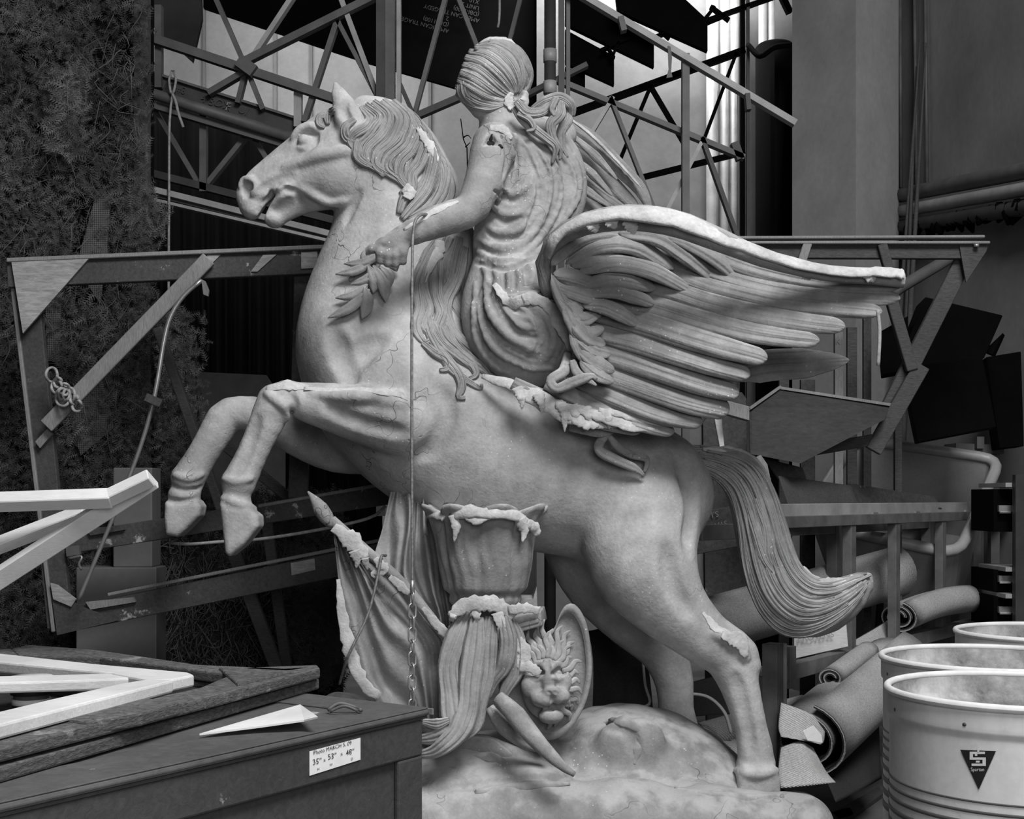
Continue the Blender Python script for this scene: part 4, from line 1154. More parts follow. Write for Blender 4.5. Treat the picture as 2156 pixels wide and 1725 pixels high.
# far wing rising behind the rider
fw = sub_empty('far_wing', label='far wing rising behind the back of the rider')
for pts, w in [([(1190, 255), (1240, 290), (1300, 350), (1345, 395), (1372, 445)], [12, 24, 24, 20, 10]), ([(1190, 300), (1240, 345), (1295, 395), (1345, 440)], [12, 24, 24, 14]),
               ([(1190, 345), (1235, 385), (1290, 425), (1335, 450)], [12, 24, 22, 12]), ([(1190, 390), (1230, 425), (1270, 450), (1320, 470)], [12, 24, 22, 12]), ([(1190, 430), (1230, 460), (1280, 480)], [12, 22, 14])]:
    feather(pts, [4.92, 4.98, 5.04, 5.1], w, fw, .4)
for pts, w in [([(1205, 285), (1250, 325), (1300, 378)], [6, 13, 5]), ([(1205, 330), (1240, 360), (1290, 412)], [6, 13, 5]), ([(1205, 375), (1240, 405), (1285, 435)], [6, 13, 5])]:
    feather(pts, [4.88, 4.93, 4.98], w, fw, .5, name='covert_feather')
feather([(1200, 250), (1245, 285), (1300, 340), (1350, 395)], [4.86, 4.92, 4.98, 5.03], [8, 10, 9, 5], fw, .6, mat=M['crust'], name='edge_crust', ridges=0, front=(0, -.6, .8))
# crust on the raised knee, forearm and hock
for pts, w, nm in [([(560, 818), (600, 812), (650, 816)], [5, 12, 5], 'knee_crust'), ([(640, 818), (700, 822), (760, 820), (830, 828), (858, 842)], [4, 8, 8, 10, 3], 'knee_crust'),
                   ([(1480, 1290), (1508, 1322), (1540, 1335)], [3, 10, 6], 'hock_crust'), ([(1520, 1335), (1556, 1352), (1572, 1385)], [8, 18, 6], 'hock_crust')]:
    lock(nm, pts, w, [a * .45 for a in w], H, statue, M['crust'], .004, 0)
# ---------------------------------------------------------------- things under the horse: cup, banner, shield, rocks
MC = M['plaster_cloth']
B_ = Field([P(640, 0, 4.9)[0], 3.98, -.02], [P(1760, 0, 4.75)[0], 5.2, P(0, 1450, 4.6)[2]], .009)
# rock mounds
B_.chain([(880, 1620, 4.55, 70), (1000, 1640, 4.5, 75), (1120, 1640, 4.5, 85)], .06, 2.0)
B_.chain([(1240, 1600, 4.62, 90), (1330, 1600, 4.66, 100), (1430, 1630, 4.66, 95), (1520, 1690, 4.6, 80)], .06, 1.5)
B_.ell(P(1330, 1555, 4.40), [.11, .05, .07], .05)
B_.chain([(720, 1540, 4.75, 80), (830, 1600, 4.7, 80)], .06, 1.4)
# plinth slab of rough ground
for x0, x1, y0, r in [(760, 960, 1720, 70), (940, 1150, 1722, 75), (1130, 1330, 1710, 70), (1300, 1500, 1720, 62), (1480, 1690, 1732, 66)]:
    for Y in (4.25, 4.5, 4.8):
        B_.chain([(x0, y0, Y, r), (x1, y0 + 4, Y, r * .96)], .07, 1.4)
B_.ridge([(900, 1588), (960, 1568), (1040, 1572), (1100, 1592)], (6, 14, 8), .03, -.004)
B_.ridge([(1280, 1530), (1330, 1550), (1345, 1600)], (6, 10, 5), .02, .004, 's')
B_.ridge([(900, 1668), (1000, 1650), (1150, 1640), (1300, 1632), (1450, 1652)], (5, 8, 5), .02, .006, 's')
# keep a flat underside on the floor
zz = (B_.lo[2] + B_.h * np.arange(B_.n[2]))[None, None, :]
B_.f = np.maximum(B_.f, (.0 - zz).astype(np.float32))
bv, bf = B_.skin(2)
bump = np.sin(bv[:, 0] * 31 + bv[:, 2] * 17) * np.sin(bv[:, 1] * 27 + bv[:, 0] * 11) * .006
bv[:, 2] += np.where(bv[:, 2] > .03, bump, 0)
rock = quick_mesh('rocky_base', bv, bf, M['plaster_rock'], statue, label='rough rock mound under the hooves')

for pts, w in [([(930, 1586), (975, 1568), (1030, 1574), (1080, 1596)], [6, 17, 19, 6]), ([(985, 1590), (1040, 1596), (1070, 1612)], [5, 13, 4]), ([(1270, 1525), (1310, 1518), (1350, 1540)], [5, 14, 5]),
               ([(1335, 1545), (1342, 1580), (1335, 1610)], [5, 11, 3]), ([(1500, 1560), (1530, 1590), (1545, 1620)], [3, 8, 3]), ([(1000, 1668), (1100, 1655), (1200, 1650)], [4, 12, 4]), ([(1420, 1660), (1540, 1680), (1650, 1676)], [4, 13, 5])]:
    lock('crumbling_ridge', pts, w, [a * .45 for a in w], B_, rock, M['plaster_rock'], -.002, 0, n=26)
# fluted cup (flower-shaped capital) that carries the belly
cup = sub_empty('flower_capital', label='fluted flower-shaped capital propping the belly, rim crusted white')
cc_ = P(1022, 1270, 4.38)
sc = 4.38 / FPX
prof = [(70, 1272), (76, 1262), (74, 1250), (86, 1240), (92, 1215), (98, 1185), (102, 1150), (108, 1120), (117, 1096), (128, 1082), (126, 1076), (112, 1086), (95, 1110), (0.5, 1120)]
pr = catmull([(r, y) for r, y in prof], 46)
V, Fc, SG = [], [], 96
for r, y in pr:
    flare = np.clip((1140 - y) / 60, 0, 1)
    for k in range(SG):
        a = 2 * math.pi * k / SG
        pet = abs(math.sin(a * 4 + .5))
        fl_ = 1 + .09 * (pet ** .4 - .8) * np.clip((r - 30) / 40, 0, 1) + .014 * math.cos(a * 24 + 2 * math.sin(y * .04))
        rr = r * fl_ * (1 + .12 * flare * (pet - .5))
        V.append([cc_[0] + rr * sc * math.cos(a), cc_[1] + rr * sc * math.sin(a), CH - (y - HY - 16 * flare * pet) * sc])
for i in range(len(pr) - 1):
    for k in range(SG):
        Fc.append([i * SG + k, i * SG + (k + 1) % SG, (i + 1) * SG + (k + 1) % SG, (i + 1) * SG + k][::-1])
mesh('capital_bowl', V, Fc, MC, cup)
for pts, w in [([(950, 1090), (985, 1076), (1020, 1082), (1060, 1080), (1095, 1090), (1122, 1112)], [10, 15, 12, 12, 13, 8]), ([(896, 1086), (912, 1082), (935, 1092)], [7, 10, 7]),
               ([(955, 1085), (960, 1110), (956, 1142)], [13, 9, 1.5]), ([(1094, 1092), (1104, 1118), (1100, 1142)], [14, 10, 1.5]), ([(1108, 1100), (1126, 1112), (1130, 1128)], [10, 12, 7]), ([(975, 1082), (1000, 1096), (1030, 1090)], [8, 9, 5])]:
    q = catmull(pts, 14)
    ys = [cc_[1] - math.sqrt(max(0, (118 * sc) ** 2 - ((a - 1022) * sc) ** 2)) - .02 for a, b in q]
    p = np.array([P(a, b, y) for (a, b), y in zip(q, ys)])
    W = np.array(w) * sc
    mesh('rim_crust', *ribbon(p, W, W * .45, (0, -1, .3), 0, seg=12, rough=.22)[:2], M['crust'], cup)
# block and ledge below the cup
blk = MB()
q0 = [(1080, 1300), (1138, 1288), (1143, 1318), (1088, 1334)]
blk.prism([P(a, b, 4.22) for a, b in q0][::-1], (0.02, .22, 0))
blk.prism([P(a, b, 4.215) for a, b in [(1090, 1313), (1134, 1302), (1136, 1312), (1092, 1324)]][::-1], (0, .01, 0))
bevel(blk.build('ledge_block', MC, cup, True), .006)
MB().prism([P(a, b, 4.42) for a, b in [(960, 1262), (1122, 1262), (1130, 1235), (1132, 1300), (1128, 1345), (950, 1345)]][::-1], (0, .2, 0)).build('pedestal_core', MC, cup)
for pts, w in [([(948, 1300), (975, 1278), (1015, 1270), (1060, 1280), (1082, 1300)], [8, 14, 17, 15, 10]), ([(1070, 1285), (1105, 1280), (1136, 1286)], [9, 10, 7]), ([(1000, 1280), (1004, 1300), (1002, 1318)], [11, 7, 2]),
               ([(1048, 1290), (1056, 1320), (1052, 1350)], [12, 9, 3]), ([(955, 1292), (950, 1308)], [8, 4])]:
    lock('ledge_crust', pts, w, [a * .6 for a in w], None, cup, M['crust'], Y=[4.19, 4.18, 4.2], ridges=0)


def cloth(name, left, right, Yl, Yr, folds, amp, parent, mat, n=40, m=44, thick=.02, phase=0, drift=0, sharp=1.0, **kw):
    """hanging cloth between two traced edges, with real folds running lengthwise"""
    L, R2 = catmull(left, n), catmull(right, n)
    V = []
    for side in (0, 1):
        for i in range(n):
            t = i / (n - 1)
            yl, yr = np.interp(t, np.linspace(0, 1, len(Yl)), Yl), np.interp(t, np.linspace(0, 1, len(Yr)), Yr)
            for j in range(m):
                s = j / (m - 1)
                q = L[i] * (1 - s) + R2[i] * s
                ph = (s ** 1.15) * folds * 2 * math.pi + phase + drift * t + 1.6 * math.sin(s * 4 + t * 3 + phase) + .8 * math.sin(t * 7 + s * 9)
                wv = math.sin(ph); wv = math.copysign(abs(wv) ** sharp, wv)
                edge = min(1, 6 * s, 6 * (1 - s))
                Y = yl * (1 - s) + yr * s - amp * wv * edge * (.35 + .65 * t) - amp * .35 * math.sin(2.3 * ph + 1) * edge + side * thick
                V.append(P(q[0], q[1], Y))
    F = []
    N = n * m
    for i in range(n - 1):
        for j in range(m - 1):
            a = i * m + j
            F.append([a, a + m, a + m + 1, a + 1]); F.append([N + a, N + a + 1, N + a + m + 1, N + a + m])
    rim = [j for j in range(m)] + [i * m + m - 1 for i in range(1, n)] + [(n - 1) * m + j for j in range(m - 2, -1, -1)] + [i * m for i in range(n - 2, 0, -1)]
    for a, b in zip(rim, rim[1:] + rim[:1]):
        F.append([a, b, b + N, a + N])
    return mesh(name, V, F, mat, parent, **kw)


# banner on its staff
ban = sub_empty('banner', label='plaster banner hanging in folds from a slanted staff')
cloth('banner_cloth', [(700, 1100), (708, 1180), (718, 1280), (732, 1370), (752, 1430), (785, 1470), (830, 1530)], [(712, 1100), (770, 1150), (850, 1235), (905, 1300), (950, 1352), (960, 1420), (960, 1540)],
      [4.30, 4.28, 4.26, 4.26], [4.32, 4.34, 4.36, 4.40], 2.6, .045, ban, MC, drift=1.0, n=60, m=70)
lock('banner_hem', [(712, 1220), (722, 1300), (738, 1375), (765, 1440), (800, 1468)], [4, 9, 13, 14, 9], [4, 7, 9, 9, 6], None, ban, M['crust'], Y=[4.25, 4.23, 4.22, 4.22, 4.23], ridges=0)
p0, p1 = P(700, 1098, 4.29), P(950, 1352, 4.30)
lock('staff', [(698, 1096), (760, 1150), (850, 1232), (950, 1356)], [11, 10, 11, 10], [10, 9, 10, 9], None, ban, MC, Y=[4.28, 4.27, 4.28, 4.31], ridges=0)
lock('staff_finial', [(648, 1035), (664, 1055), (678, 1076), (692, 1096), (702, 1106)], [1.5, 9, 16, 15, 9], [1.5, 8, 15, 14, 9], None, ban, MC, Y=[4.28, 4.28], ridges=0, seg=16, n=20)
for pts, w in [([(702, 1110), (740, 1140), (775, 1175)], [10, 20, 8]), ([(745, 1160), (752, 1180), (750, 1196)], [12, 8, 2]), ([(768, 1176), (772, 1192), (774, 1200)], [9, 5, 1.5]),
               ([(790, 1175), (808, 1200), (786, 1208), (790, 1218)], [5, 12, 8, 2]), ([(820, 1215), (850, 1240), (862, 1250)], [5, 9, 5]), ([(890, 1280), (920, 1315), (948, 1345)], [4, 10, 9])]:
    lock('banner_crust', pts, w, [a * .5 for a in w], None, ban, M['crust'], Y=[4.24, 4.25, 4.26], ridges=0)
# cloth falling behind the banner
cl2 = sub_empty('hanging_cape', label='folded cape falling behind the capital')
cloth('cape_cloth', [(822, 1036), (806, 1110), (786, 1180), (792, 1230), (850, 1300), (880, 1360)], [(915, 1036), (928, 1110), (945, 1180), (955, 1250), (965, 1300), (970, 1370)],
      [4.52, 4.50, 4.46, 4.46], [4.50, 4.46, 4.42, 4.42], 3.1, .045, cl2, MC, phase=1.0, drift=2.0, n=60, m=60)
# twisted drapery under the ledge, sweeping to the left
dr = sub_empty('draped_sash', label='heavy sash falling from the ledge and sweeping to the ground')
for pts, w, Y in [([(985, 1290), (965, 1340), (945, 1400), (952, 1470), (955, 1530), (915, 1552), (880, 1558)], [14, 26, 22, 24, 30, 20, 8], [4.24, 4.22, 4.20, 4.18, 4.15, 4.13, 4.14]),
                  ([(1005, 1300), (1000, 1360), (990, 1430), (985, 1490), (965, 1540), (920, 1580), (885, 1590)], [14, 24, 24, 22, 24, 18, 8], [4.21, 4.19, 4.17, 4.15, 4.12, 4.10, 4.12]),
                  ([(1035, 1300), (1030, 1350), (1026, 1420), (1010, 1480), (1000, 1530), (960, 1565)], [14, 20, 18, 16, 14, 6], [4.22, 4.20, 4.19, 4.18, 4.17, 4.15]),
                  ([(1060, 1300), (1070, 1350), (1062, 1400), (1042, 1430), (1028, 1470)], [13, 18, 18, 13, 5], [4.20, 4.18, 4.18, 4.19, 4.20]),
                  ([(1075, 1300), (1090, 1350), (1088, 1410), (1066, 1450), (1050, 1490)], [10, 16, 16, 14, 8], [4.23, 4.21, 4.2, 4.21, 4.22]),
                  ([(890, 1520), (920, 1525), (950, 1515)], [6, 12, 6], [4.12, 4.12, 4.12]), ([(955, 1320), (938, 1400), (940, 1470)], [10, 16, 8], [4.28, 4.26, 4.24])]:
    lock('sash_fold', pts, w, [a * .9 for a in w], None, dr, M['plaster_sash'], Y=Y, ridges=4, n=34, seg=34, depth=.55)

# shield with the lion mask
sh = sub_empty('lion_shield', label='oval shield with a lion face in relief')
so = [(1085, 1345), (1120, 1352), (1150, 1338), (1168, 1320), (1180, 1290), (1192, 1274), (1208, 1272), (1225, 1290), (1238, 1325), (1245, 1375), (1246, 1420), (1238, 1465), (1222, 1505), (1198, 1538), (1165, 1558), (1130, 1552), (1095, 1525), (1065, 1490), (1050, 1450), (1056, 1400), (1068, 1365)]
socl = catmull(so + so[:1], 90)[:-1]
cen = np.array([1150, 1425])
def ring(sv, Y):
    return np.array([P(*(cen + (q - cen) * sv), Y) for q in socl])
rings = [ring(1.0, 4.36), ring(1.0, 4.29), ring(.985, 4.275), ring(.90, 4.275), ring(.875, 4.30), ring(.6, 4.295), ring(.3, 4.28), ring(.02, 4.275)]
V = np.vstack(rings); n = len(socl); Fc = []
for i in range(len(rings) - 1):
    for k in range(n):
        Fc.append([i * n + k, i * n + (k + 1) % n, (i + 1) * n + (k + 1) % n, (i + 1) * n + k])
Fc.append(list(range(n))[::-1])
mesh('shield_plate', V, Fc, MC, sh)
Lf = Field([P(1075, 0, 4.3)[0], 4.08, P(0, 1545, 4.3)[2]], [P(1235, 0, 4.3)[0], 4.36, P(0, 1330, 4.3)[2]], .0038)
def lx(x, y, Y=4.27): return P(x, y, Y)
Lf.ell(lx(1148, 1436), [.082, .062, .125], .02)
Lf.ell(lx(1154, 1424, 4.205), [.026, .032, .062], .012)                      # bridge of the nose
Lf.ell(lx(1162, 1456, 4.175), [.030, .022, .018], .006)                      # nose pad
Lf.ell(lx(1142, 1472, 4.19), [.038, .034, .028], .008); Lf.ell(lx(1180, 1466, 4.195), [.032, .034, .028], .008)
Lf.ell(lx(1118, 1444, 4.215), [.034, .03, .04], .018); Lf.ell(lx(1190, 1434, 4.235), [.022, .03, .036], .018)
Lf.ell(lx(1160, 1508, 4.205), [.042, .036, .026], .022)                      # chin
Lf.ridge([(1128, 1486), (1160, 1493), (1190, 1480)], (4, 6, 4), .006, .003, 's')
for ex, sg in ((1131, -1), (1176, 1)):
    Lf.ridge([(ex - 13, 1420), (ex, 1412), (ex + 12, 1417)], (4, 8, 5), .006, .0, 's')
    Lf.ell(lx(ex, 1417, (Lf.hit(ex, 1417) or 4.22) + .003), [.012, .01, .009], .003)
    Lf.ridge([(ex - 18, 1410), (ex - 2 * sg, 1398), (ex + 15, 1404)], (4, 7, 5), .006, .0)
    Lf.ridge([(ex - 12, 1428), (ex, 1431), (ex + 10, 1427)], (2, 4, 2), .006, .0)
Lf.ridge([(1150, 1376), (1154, 1395), (1154, 1410)], (3, 5, 3), .008, .002, 's')
Lf.ridge([(1162, 1462), (1161, 1480)], (3, 3), .005, .001, 's')
for ex in (1155, 1169):
    Lf.ridge([(ex - 3, 1458), (ex + 3, 1460)], 3, .004, .001, 's')
lv, lf_ = Lf.skin(1)
lion = quick_mesh('lion_face', lv, lf_, MC, sh, label='snarling lion face')
# mane strands of the lion, flowing outwards
for row, (r0, r1, cnt, yb) in enumerate(((36, 72, 20, 4.225), (48, 92, 23, 4.245))):
    for i, a in enumerate(np.linspace(-2.95, 1.4, cnt)):
        a += row * .1
        ca, sa = math.cos(a), math.sin(a)
        c = (1151, 1432)
        rr = (r1 + 8 * math.sin(i * 2.4)) * (1 if a < .5 else .84)
        def pt(r, l): return (c[0] + ca * r - sa * l, c[1] + sa * r * 1.28 + ca * l)
        pts = [pt(r0, 0), pt(r0 + (rr - r0) * .35, 4), pt(r0 + (rr - r0) * .72, -3), pt(rr, 5)]
        if pts[-1][0] > 1230 or pts[-1][1] > 1546: continue
        lock('lion_mane_lock', pts, [5, 6.5, 5.5, 1.5], [5, 7, 6, 1.5], None, sh, MC, Y=[yb, yb + .012, yb + .028, yb + .034], ridges=2, n=14, seg=14)
lock('shield_crust', [(1090, 1345), (1104, 1375), (1098, 1400), (1120, 1408), (1138, 1418)], [8, 16, 12, 12, 6], [5, 9, 8, 8, 4], None, sh, M['crust'], Y=[4.2, 4.19, 4.19, 4.18, 4.18], ridges=0)
# broken lance in front of the shield
ln = sub_empty('broken_lance', label='slanted broken lance shaft')
lock('lance_shaft', [(1048, 1468), (1080, 1500), (1130, 1560), (1180, 1610), (1210, 1632)], [13, 20, 17, 12, 5], [12, 19, 16, 11, 5], None, ln, MC, Y=[4.16, 4.13, 4.08, 4.03, 4.02], ridges=3, n=26, seg=18, depth=.15)
lock('lance_butt', [(1030, 1490), (1060, 1530), (1110, 1565), (1160, 1580)], [10, 16, 14, 6], [8, 12, 11, 5], None, ln, MC, Y=[4.22, 4.2, 4.2, 4.22], ridges=2)
# ================================================================ left side: hedge scenery, flats, poles
M['leaf_dark'] = (lambda s: s.done(s.ramp(s.noise(2.2, 5), .3, .75, .015, .13), .7))(NT('artificial_fir_foliage'))
M['leaf_dry'] = (lambda s: s.done(s.ramp(s.noise(4, 5), .3, .7, .04, .14), .8))(NT('dry_raffia'))
def mat_net(name, base, cell):
    s = NT(name)
    w = [s.n('ShaderNodeTexWave', wave_type='BANDS', bands_direction=b) for b in ('X', 'Z')]
    for k in w:
        k.inputs['Scale'].default_value = cell; k.inputs['Distortion'].default_value = .6; k.inputs['Detail'].default_value = 1
        s.link(s.co, k.inputs['Vector'])
    g = s.math('MAXIMUM', w[0].outputs['Fac'], w[1].outputs['Fac'])
    v = s.math('MULTIPLY', s.ramp(g, .45, .75, base * .2, base), s.ramp(s.noise(6, 4), .3, .7, .6, 1.2))
    return s.done(v, .9, g, .6, .004)
M['net'] = mat_net('burlap_netting', .11, 38)


def tufts(n, region, Y, spread, size, seedv, dens=None, up=.35):
    """fir twigs: a spine with needles, as many small blades; region in px"""
    r = np.random.default_rng(seedv)
    V, F = [], []
    k = 0
    while k < n:
        px, py = r.uniform(region[0], region[1]), r.uniform(region[2], region[3])
        if dens and r.random() > dens(px, py):
            k += .25; continue
        k += 1
        base = P(px, py, Y - r.uniform(0, spread))
        dr = np.array([r.normal(0, .7), -abs(r.normal(.35, .3)), r.normal(up, .75)]); dr /= np.linalg.norm(dr)
        L = size * r.uniform(.5, 1.4)
        sd = np.cross(dr, [0, 1, .2]); sd /= np.linalg.norm(sd) + 1e-6
        w = L * .03
        b0 = len(V)
        V += [base - sd * w, base + sd * w, base + dr * L]; F.append([b0, b0 + 1, b0 + 2])
        for j in range(5):
            t = .1 + .17 * j
            for sg in (-1, 1):
                p = base + dr * L * t
                e = p + (dr * .55 + sd * sg * .85 + np.array([0, -.3, 0]) * r.random()) * L * .34 * (1.1 - t * .6)
                i = len(V)
                V += [p - dr * w * 1.3, p + dr * w * 1.3, e]; F.append([i, i + 1, i + 2])
    return np.array(V), F


def strands(n, region, Y, spread, seedv, r0=.0018):
    r = np.random.default_rng(seedv)
    mb = MB()
    for _ in range(n):
        px, py = r.uniform(region[0], region[1]), r.uniform(region[2], region[3])
        p = P(px, py, Y - r.uniform(0, spread))
        q = [p, p + r.normal(0, .03, 3) + [0, -.01, -.04], p + r.normal(0, .05, 3) + [0, -.015, -.09]]
        mb.tube(q, [r0, r0, r0 * .5], 6, 3, False)
    return mb


h1 = thing('fir_hedge_flat', 'tall scenery flat covered in dark artificial fir and burlap netting', 'hedge', P(170, 1050, 5.75) * [1, 1, 0])
MB().prism([P(-420, -300, 5.8), P(318, -300, 5.8), P(318, 1050, 5.8) * [1, 1, 0], P(-420, 1050, 5.8) * [1, 1, 0]][::-1], (0, .05, 0)).build('backing_board', M['black'], h1)
MB().beam(P(300, -300, 5.74), P(300, 1050, 5.74) * [1, 1, 0], .06, .05).build('edge_batten', M['steel_dark'], h1)
MB().prism([P(a, b, 5.735) for a, b in [(284, 40), (300, 35), (304, 110), (292, 135), (280, 110)]][::-1], (0, .01, 0)).build('torn_batten_face', M['wood_mid'], h1)
for pts in ([(160, 560), (205, 400), (232, 420), (225, 530), (210, 640)], [(268, 440), (290, 445), (286, 500), (270, 500)], [(95, 640), (128, 640), (125, 760), (100, 760)], [(140, 860), (215, 800), (240, 900), (170, 960)]):
    n_ = len(pts)
    MB().prism([P(a, b, 5.66) for a, b in pts][::-1], (0, .012, 0)).build('netting_patch', M['net'], h1)
def dens1(px, py):
    if 160 < px < 235 and 420 < py < 640: return .25
    if 200 < px < 290 and py < 150: return .5
    return 1.0
V, F = tufts(15000, (-110, 312, -70, 1420), 5.76, .13, .055, 11, dens1)
mesh('fir_foliage', V, F, M['leaf_dark'], h1, False, kind='stuff', label='dense dark needles')
V, F = tufts(7000, (-410, 312, -290, 1420), 5.76, .13, .06, 15, lambda x, y: 1 if x < -100 or y < -60 else .0)
mesh('fir_foliage', V, F, M['leaf_dark'], h1, False, kind='stuff')
V, F = tufts(1500, (270, 350, 400, 1000), 5.74, .12, .05, 12, lambda x, y: max(0, 1 - (x - 290) / 70 * (1.2 - .6 * math.sin(y * .03))))
mesh('fir_foliage', V, F, M['leaf_dark'], h1, False, kind='stuff')
M['leaf_pale'] = (lambda s: s.done(s.ramp(s.noise(4, 5), .3, .75, .05, .16), .7))(NT('faded_fir_foliage'))
V, F = tufts(420, (100, 185, 150, 330), 5.62, .08, .06, 13, lambda x, y: 1.0 if abs((x - 150) + (y - 240) * .2) < 34 else .05)
mesh('faded_fir_sprig', V, F, M['leaf_pale'], h1, False, kind='stuff', label='faded paler sprig')
strands(170, (0, 300, 0, 900), 5.62, .08, 14).build('raffia_strands', M['leaf_dry'], h1, True, kind='stuff')

h2 = thing('low_hedge_flat', 'lower scenery panel of frayed burlap and fir behind the hooves', 'hedge', P(540, 1050, 6.2) * [1, 1, 0])
MB().prism([P(338, 690, 6.25), P(400, 690, 6.25), P(430, 1080, 6.25), P(720, 1060, 6.25), P(720, 1050, 6.25) * [1, 1, 0], P(338, 1050, 6.25) * [1, 1, 0]][::-1], (0, .05, 0)).build('backing_board', M['black'], h2)
for pts in ([(350, 760), (408, 760), (420, 1040), (340, 1050)], [(345, 1160), (480, 1150), (560, 1300), (500, 1400), (360, 1410)], [(660, 1270), (715, 1260), (720, 1400), (670, 1410)]):
    MB().prism([P(a, b, 6.2) for a, b in pts][::-1], (0, .015, 0)).build('netting_patch', M['net'], h2)
V, F = tufts(7000, (335, 725, 1040, 1450), 6.2, .14, .055, 21, lambda x, y: .35 if (360 < x < 560 and y > 1250) else 1)
mesh('fir_foliage', V, F, M['leaf_dark'], h2, False, kind='stuff')
V, F = tufts(1600, (335, 440, 660, 1060), 6.2, .12, .055, 22, lambda x, y: 1 if x < 400 + (y - 660) * .08 else .15)
mesh('fir_foliage', V, F, M['leaf_dark'], h2, False, kind='stuff')
strands(650, (350, 600, 1130, 1420), 6.12, .1, 23, .003).build('raffia_strands', M['leaf_dry'], h2, True, kind='stuff')

# painted plinth behind the flat
pl = thing('painted_plinth', 'plain grey painted box standing behind the flat frame', 'box', P(283, 1050, 5.45) * [1, 1, 0])
M['grey_paint'] = mat_flat('smooth_grey_paint', .13, .5, .1, 3, .05)
def upright(name, x0, x1, y0, Y, dep, mat, parent, zb=0.0, lean=0):
    a, b = P(x0 + lean, y0, Y), P(x1 + lean, y0, Y)
    a2, b2 = a.copy(), b.copy(); a2[2] = b2[2] = zb
    return bevel(MB().prism([a, b, b2, a2][::-1], (0, dep, 0)).build(name, mat, parent), .005)
zl = P(0, 1195, 5.45)[2]
upright('upper_box', 238, 320, 985, 5.47, .14, M['grey_paint'], pl, zl)
upright('lower_box', 160, 329, 1195, 5.45, .16, M['grey_paint'], pl, 0.0)

# big timber flat frame on the left
ff = thing('flat_frame', 'large chipped timber flat frame with pale plywood corner, behind the forelegs', 'frame', P(130, 1340, 5.15))
YF = 5.15
def fb(nm, x0, y0, x1, y1, w, mat, dy=0.0, t=.035, par=None, Y=None):
    yy = (Y or YF) + dy
    o = MB().beam(P(x0, y0, yy), P(x1, y1, yy), w * yy / FPX, t).build(nm, M[mat] if isinstance(mat, str) else mat, par or ff)
    return bevel(o, .003, 1)
M['flat_paint'] = mat_wood('chipped_dark_paint', .06, .3, (4, 4, 4), chips=.045, chip=.38)
fb('top_rail', 18, 580, 900, 540, 54, 'flat_paint')
fb('top_edge', 18, 550, 900, 513, 9, 'wood_mid', -.012, .05)
fb('stile', 52, 556, 128, 1322, 52, 'flat_paint', .036)
fb('edge_strip', 24, 556, 116, 1330, 8, 'wood_mid', .03, .05)
fb('bottom_rail', 128, 1308, 900, 1150, 52, 'flat_paint', .036)
fb('edge_strip', 230, 1252, 900, 1118, 7, 'wood_mid', .03, .05)
fb('middle_rail', 140, 1145, 900, 1028, 44, 'flat_paint', .036)
fb('edge_strip', 545, 1066, 900, 1004, 7, 'wood_mid', .03, .05)
fb('inner_stile', 641, 560, 628, 1050, 40, 'flat_paint', .036)
fb('diagonal_brace', 440, 545, 98, 898, 32, 'wood_mid', -.04, .02)
def fpoly(nm, pts, mat, dy, t=.012, par=None, Y=None):
    yy = (Y or YF) + dy
    return MB().prism([P(a, b, yy) for a, b in pts][::-1], (0, t, 0)).build(nm, M[mat] if isinstance(mat, str) else mat, par or ff)
fpoly('corner_block', [(24, 552), (186, 545), (48, 702)], 'ply', -.034)
fpoly('corner_block', [(106, 1232), (166, 1276), (252, 1306), (120, 1338)], 'flat_paint', .0)
fpoly('corner_block', [(106, 1228), (120, 1232), (160, 1262), (150, 1278), (112, 1262)], 'ply', -.012)
for x, w in ((415, 40), (528, 44)):
    fpoly('bare_patch', [(x, 572), (x + 14, 572), (x + w + 10, 536), (x + w - 18, 537)], 'ply', -.024, .005)
fpoly('bare_patch', [(634, 531), (668, 529), (668, 564), (634, 566)], 'ply', -.024, .005)
fpoly('bare_patch', [(612, 1186), (662, 1176), (664, 1200), (614, 1212)], 'ply', .014, .005)
fpoly('wood_scrap', [(74, 930), (100, 902), (110, 914), (84, 944)], 'wood_mid', -.01, .02)
fpoly('splint', [(180, 1268), (280, 1258), (285, 1268), (190, 1284)], 'wood_mid', .0, .02)
fpoly('splint', [(180, 1112), (258, 1108), (262, 1116), (190, 1128)], 'wood_dark', .0, .02)
fpoly('hinge_plate', [(138, 1152), (166, 1148), (168, 1168), (140, 1172)], 'steel', -.01, .02)
MB().tube([P(146, 1176, YF - .02), P(172, 1172, YF - .03), P(166, 1188, YF - .03), P(172, 1200, YF - .02)], .005, 12, 6).build('latch_hook', M['galv'], ff, True)
# rope bundle tied on the brace
kn = thing('rope_bundle', 'tangle of pale rope tied round the diagonal brace', 'rope', P(135, 850, YF - .08))
r_ = np.random.default_rng(5)
for k in range(9):
    cx, cy, rr = 112 + 6 * k + r_.normal(0, 4), 800 + 6 * k + r_.normal(0, 8), 14 + r_.uniform(-4, 6)
    aa = np.linspace(0, 2 * math.pi, 10)
    MB().tube([P(cx + rr * math.cos(a) * .8, cy + rr * math.sin(a), YF - .085 - .02 * math.cos(a * 2 + k)) for a in aa], .006, 26, 6).build('coil', M['rope'], kn, True)
